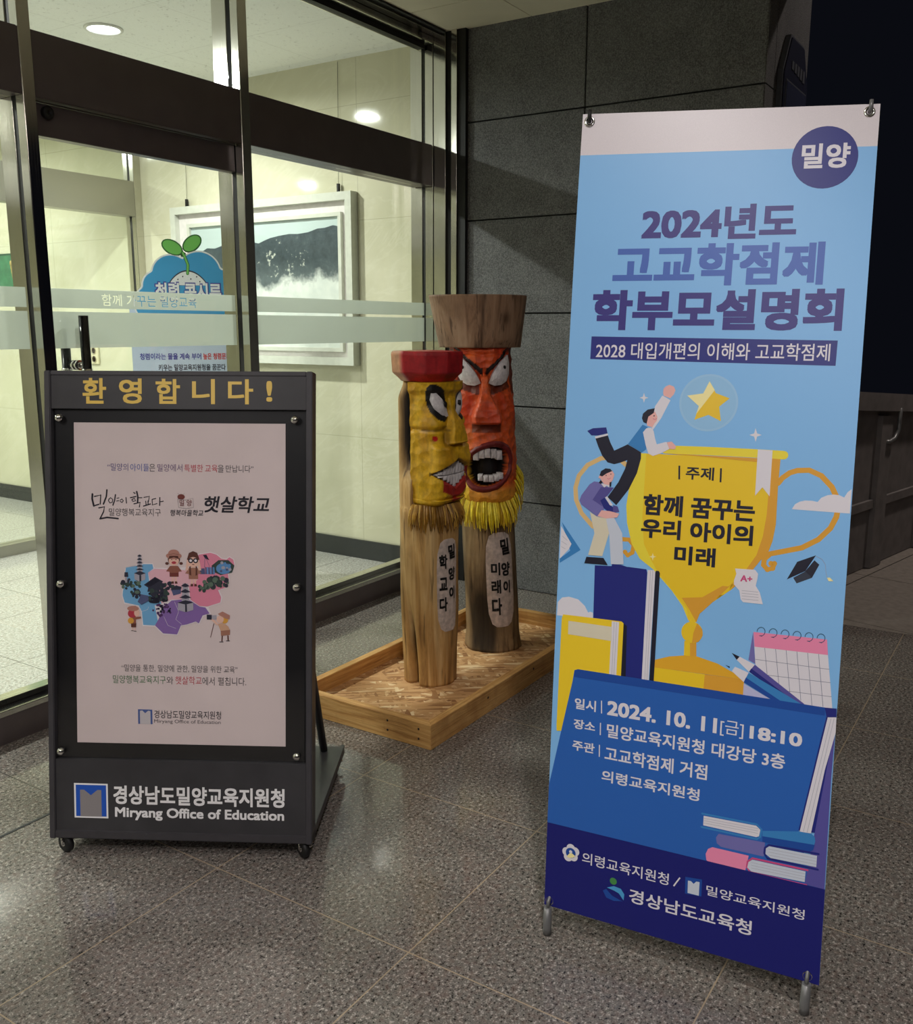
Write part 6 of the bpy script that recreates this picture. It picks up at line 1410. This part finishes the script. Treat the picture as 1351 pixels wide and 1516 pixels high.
# ---- shorter post: yellow face in profile, red cap
A_ = Totem(2.861, 1.964, (0.0, -1.0), (-.004, .005))
ta = thing('totem_post', 'shorter carved totem post with a yellow grimacing face in profile and a red cap', 'totem', (2.861, 1.964, .03), 0, 'carved guardian posts')
def trunkA(ph, z):
    a = radians(ph); nn = noise.fractal(Vector((cos(a) * 1.5 + 7, sin(a) * 1.5, z * 1.3)), 0.8, 2.0, 4); r = .111 + .007 * nn - .010 * sstep(.35, .02, z)
    g = gauss(ph + 96 + 22 * z, 7); r -= .045 * g * sstep(.45, .1, z)
    if z > .72: r = .110 - .050 * (gauss(ph + 116, 9) if ph < -116 else 1.0 if ph < -85 else 0) * sstep(.8, .95, z) - (.035 if abs(ph) < 90 else 0)
    if 1.12 < z: r -= .02 * sstep(1.12, 1.19, z)
    return r
def tcA(ph, z):  # shade of the hollow, the hole and the groove painted dark
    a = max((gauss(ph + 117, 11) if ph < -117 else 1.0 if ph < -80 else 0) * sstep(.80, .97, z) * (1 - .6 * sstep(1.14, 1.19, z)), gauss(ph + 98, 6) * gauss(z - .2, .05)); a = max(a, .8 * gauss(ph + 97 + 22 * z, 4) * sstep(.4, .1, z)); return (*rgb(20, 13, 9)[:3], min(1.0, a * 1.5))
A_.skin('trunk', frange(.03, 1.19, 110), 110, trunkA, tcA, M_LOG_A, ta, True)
def rA(ph, z):
    z = z - .014 if z > .76 else z; f = abs(ph); a = radians(ph); s_, c_ = abs(sin(a)), abs(cos(a)); p = 4.5
    r = ((s_ / .102) ** p + (c_ / .106) ** p) ** (-1 / p)
    if f > 96: return min(r, .098 - .05 * sstep(96, 104, f) if ph < 0 else .098)
    d = 0.0
    d += .010 * sstep(1.13, 1.15, z)
    d -= .020 * gauss(f - 40, 15) * gauss(z - 1.098, .034)
    d += .012 * gauss(f - 48, 20) * gauss(z - 1.030, .022)
    d -= .010 * gauss(z - 1.005, .006) * (f > 22)
    wn = 9 + 12 * sstep(1.08, .98, z)
    if .945 < z < 1.12: d += (.006 + .036 * sstep(1.10, .98, z)) * (1 - sstep(wn * .7, wn * 1.2, f)) * sstep(.948, .958, z)
    top = .895 - .0010 * f; bot = .79 + .0011 * f
    d += .030 * (1 - sstep(40, 56, f)) * sstep(top - .002, top + .008, z) * (1 - sstep(.935, .965, z))
    d += .010 * gauss(f - 20, 12) * gauss(z - .90, .02)
    if f < 52 and bot < z < top: d -= .030
    d += .020 * (1 - sstep(30, 56, f)) * (1 - sstep(bot - .004, bot, z)) * sstep(.735, .765, z)
    d -= .020 * sstep(.752, .728, z)
    d += gouge(sin(a) * .12 + 3, cos(a) * .12, z, 26, .009) * (.4 if (f < 52 and bot - .01 < z < top + .01) else 1)
    return r + d
def cA(ph, z):
    z = z - .014 if z > .76 else z; f = abs(ph); n_ = noise.noise(Vector((ph * .04, z * 7, 9.0)))
    if f > 97: return rgb(22, 14, 10)  # back of the mask coloured dark as the hollow's shade
    top = .895 - .0010 * f; bot = .79 + .0011 * f
    c = mixc(C_MUST, C_MUST2, min(1, max(0, .4 + .9 * n_)))
    if z < .74: c = mixc(c, rgb(120, 84, 30), .5)
    if f < 50 and bot < z < top: return mixc(C_BLK, C_WHITE, .1)
    if f < 34 and bot - .045 < z <= bot: return mixc(C_REDHAT, rgb(206, 66, 40), .3)
    if f < 54 and (abs(z - top) < .004 or abs(z - bot) < .003): return mixc(C_BLK, c, .2)
    if 18 < f < 70 and abs(z - 1.004) < .004: return mixc(C_BLK, c, .45)
    if abs(f - 24) < 5 and .945 < z < 1.02: return mixc(C_BLK, c, .6)
    e = ((f - 37) / 23.0) ** 2 + ((z - 1.103 + .0012 * (37 - f)) / .062) ** 2
    if e < 1.0 + .25 * n_: return C_BLK
    if ((f - 44) / 5.0) ** 2 + ((z - .975) / .011) ** 2 < 1: return rgb(190, 30, 26)
    return c
headA = lab(A_.skin('carved_face', frange(.725, 1.19, 120), 190, rA, cA, M_VPAINT, ta), 'mustard yellow chiselled face')
for sg_ in (-1, 1):
    ol_ = [(13 * sg_, 1.068), (19 * sg_, 1.098), (29 * sg_, 1.130), (42 * sg_, 1.156), (50 * sg_, 1.154), (52 * sg_, 1.128), (45 * sg_, 1.098), (32 * sg_, 1.076), (20 * sg_, 1.064)]
    ol_ = ol_ if sg_ > 0 else ol_[::-1]
    lab(A_.patch('eye', ol_, lambda p, z: rA(p, 1.16) - .006, 0, .006, M_VPAINT, headA, 4, C_WHITE, .03), 'white bulging eye')
    pu = [(24 * sg_ + 3.2 * cos(t * pi / 5), 1.112 + .010 * sin(t * pi / 5)) for t in range(10)]
    A_.patch('pupil', pu, lambda p, z: rA(24, 1.16) + .001, 0, .002, M_VPAINT, headA, 2, C_BLK, .01)
for row in (0, 1):
    for ph in (-45, -36.5, -27.5, -18.5, -9.3, 0, 9.3, 18.5, 27.5, 36.5, 45):
        f = abs(ph); top, bot = .907 - .0010 * f, .806 + .0011 * f; mid = (top + bot) / 2 - .004; z0, z1 = (mid + .0015, top) if row == 0 else (bot, mid - .0015); h_ = 4.3
        A_.patch('tooth', [(ph - h_, z0), (ph + h_, z0), (ph + h_, z1), (ph - h_, z1)], lambda p, z: rA(p, .944) - .026 + .006 * (abs(p) < 40), 0, .003, M_VPAINT, headA, 3, C_WHITE, .02)
spec = []; rr = random.Random(15)
for lay in range(2):
    for k in range(40):
        ph = -92 + 184 * (k + rr.random() * .6) / 40; spec.append((ph, .742 - .012 * lay, (.104 + .006 * gauss(ph, 50) - .005 * lay), .080, .026 - .005 * lay, .0066))
lab(A_.beard('beard', spec, M_VPAINT, ta, [rgb(176, 128, 40), rgb(156, 108, 32), rgb(196, 150, 62), rgb(132, 92, 34)], 18), 'dull ochre carved beard')
mb = MB(); zz_ = [(1.190, .098), (1.205, .112), (1.222, .132), (1.288, .136), (1.299, .132)]; rings = []; cols = []
angs = [-168, -132, -95, -58, -22, 18, 58, 98, 140]
jit = {a: R.uniform(-.006, .006) for a in angs}
for z, r in zz_:
    rings.append([mb.bm.verts.new(A_.p(a, z + jit[a] * .5, r + jit[a])) for a in angs])
for A1, B1 in zip(rings, rings[1:]):
    for j in range(len(angs)): mb.bm.faces.new((A1[j], A1[(j + 1) % len(angs)], B1[(j + 1) % len(angs)], B1[j]))
mb.bm.faces.new(rings[0][::-1]); mb.bm.faces.new(rings[-1]); bmesh.ops.bevel(mb.bm, geom=list(mb.bm.edges), offset=.003, segments=1, affect='EDGES')
bmesh.ops.triangulate(mb.bm, faces=list(mb.bm.faces)); bmesh.ops.subdivide_edges(mb.bm, edges=list(mb.bm.edges), cuts=2, use_grid_fill=True)
cap = mb.build('red_cap', M_VPAINT, ta); at = cap.data.color_attributes.new('Col', 'FLOAT_COLOR', 'POINT')
for k, v in enumerate(cap.data.vertices):
    q = v.co - A_.c; x, y = q.dot(A_.rt), -q.dot(A_.F); ph = math.degrees(math.atan2(x, -y)); wd_ = (ph < -108 or ph > 150) or v.co.z > 1.3005; n_ = noise.noise(v.co * 14)
    at.data[k].color = rgb(186, 132, 96) if wd_ else mixc(C_REDHAT, rgb(190, 40, 44), max(0, min(1, .4 + n_)))
pan = []
for k in range(24):
    t = 2 * pi * (k + .5) / 24; q_ = (abs(cos(t)) ** 4 + abs(sin(t)) ** 4) ** -.25; pan.append((-14 + 27 * cos(t) * q_, .43 + .18 * sin(t) * q_))
pa = lab(A_.patch('writing_panel', pan, trunkA, .0015, .001, M_PANELP, ta, 10, None, .004), 'whitewashed panel with black brush letters')
A_.text('brush_letter', [('밀', -8, .56, .036, .055, .05), ('양', -8, .475, .036, .05, 0), ('이', -8, .40, .03, .05, 0), ('학', -28, .525, .036, .055, 0), ('교', -28, .44, .034, .05, 0), ('다', -28, .36, .034, .055, 0)], trunkA, .0045, M_INK, pa)

# ================================================================== BEAN SPROUT STANDEE INSIDE
SC = Vector((3.45, 3.90, 0)); SF = Vector((-.66, -.75, 0)).normalized(); SR = (-SF).cross(Vector((0, 0, 1))).normalized()
def sd(u, v, h=0.0): return SC + SR * (u / 1000) + Vector((0, 0, v / 1000)) + SF * h
std = thing('standee', 'cut-out standee with a blue cloud, sprouting bean and printed slogan, behind the glass door', 'standee', SC)
b = MB(); b.prism([sd(-300, 30), sd(300, 30), sd(300, 1490), sd(-300, 1490)], -SF * .008, ink('spanel')); pnl = lab(b.build('lower_panel', None, std), 'pale blue panel with slogan text')
cl = []
for cx_, cz_, r_ in ((-175, 1500, 95), (-150, 1590, 75), (-80, 1650, 95), (60, 1660, 105), (150, 1590, 90), (190, 1505, 95), (0, 1480, 160)):
    cl.append((cx_, cz_, r_))
def cloud_outline(grow, n=120):
    out = []
    for k in range(n):
        a = 2 * pi * k / n; best = 0
        for cx_, cz_, r_ in cl:
            r_ = r_ + grow; ox, oz = cx_, cz_ - 1540; bb = ox * cos(a) + oz * sin(a); disc = r_ * r_ - (ox * ox + oz * oz - bb * bb)
            if disc > 0: best = max(best, bb + math.sqrt(disc))
        out.append((best * cos(a), 1540 + best * sin(a)))
    return out
b = MB(); b.prism([sd(u, v, .009) for u, v in cloud_outline(8)], -SF * .008, ink('swhite')); cd = lab(b.build('cloud_board', None, std), 'blue cloud board with a white edge')
IT = [('cloud_print', 'p', 'sblue', cloud_outline(0))]
IT += [('bean_print', 'p', 'sink', [(-100 + 200 * k / 20, 1595 + 78 * math.sin(pi * k / 20) ** .7) for k in range(21)]), ('bean_print', 'p', 'swhite', [(-94 + 188 * k / 20, 1596 + 70 * math.sin(pi * k / 20) ** .7) for k in range(21)])]
IT += [('bean_print', 'e', 'sink', u, v, 3, 4) for u, v in ((-50, 1625), (-25, 1640), (15, 1628), (45, 1640), (60, 1615))]
IT += [('sprout_print', 'l', 'sgreend', 15, [(0, 1655), (4, 1700), (-12, 1745), (-25, 1770)]), ('sprout_print', 'l', 'sgreen', 9, [(0, 1655), (4, 1700), (-12, 1745), (-25, 1770)])]
def leafo(cx_, cz_, rx, rz, rot, g): return [(cx_ + (rx + g) * cos(t) * cos(rot) - (rz + g) * sin(t) * sin(rot), cz_ + (rx + g) * cos(t) * sin(rot) + (rz + g) * sin(t) * cos(rot)) for t in [2 * pi * k / 24 for k in range(24)]]
for cx_, rot in ((-70, -.5), (30, .7)): IT += [('sprout_print', 'p', 'sgreend', leafo(cx_, 1800 + (8 if cx_ > 0 else -14), 50, 30, rot, 5)), ('sprout_print', 'p', 'sgreen', leafo(cx_, 1800 + (8 if cx_ > 0 else -14), 50, 30, rot, 0))]
IT += [('cloud_lettering', 't', 'sviolet', '청렴 콩시루', -170, 1515, 172, 1614, .066, 0), ('cloud_lettering', 't', 'swhite', '청렴 콩시루', -164, 1521, 166, 1608, .03, 0)]
print_art(IT, lambda u, v, h: sd(u, v, .0092 + h), lambda g: cd, {}, dz=.0003)
b = MB(); 
for cx_, rot in ((-70, -.5), (30, .7)): b.prism([sd(u, v, .005) for u, v in leafo(cx_, 1800 + (8 if cx_ > 0 else -14), 50, 30, rot, 7)], -SF * .004, ink('sgreend'))
b.prism([sd(-8, 1640, .005), sd(12, 1640, .005), (sd(-4, 1760, .005)), sd(-36, 1775, .005)], -SF * .004, ink('sgreend')); b.build('sprout_board', None, std)
IT = [('slogan_print', 't', 'sviolet', '청렴이라는 물을 계속 부어', -262, 1212, 48, 1246, .022, 0), ('slogan_print', 't', 'sred', '높은 청렴문화의 꽃을', 58, 1212, 272, 1246, .024, 0), ('slogan_print', 't', 'sink', '키우는 밀양교육지원청을 꿈꾼다', -172, 1154, 172, 1188, .022, 0), ('slogan_print', 't', 'sink', '매일 작은 실천의 콩에', -120, 1270, 190, 1300, .0, 0)]
IT = IT[:3]
print_art(IT, lambda u, v, h: sd(u, v, .0003 + h), lambda g: pnl, {}, dz=.0002)
b = MB(); b.prism([sd(-220, 0, .18), sd(220, 0, .18), sd(220, 0, -.2), sd(-220, 0, -.2)], (0, 0, .03), M_GASKET); b.build('foot_plate', None, std)
for o in S.objects: o.select_set(False)
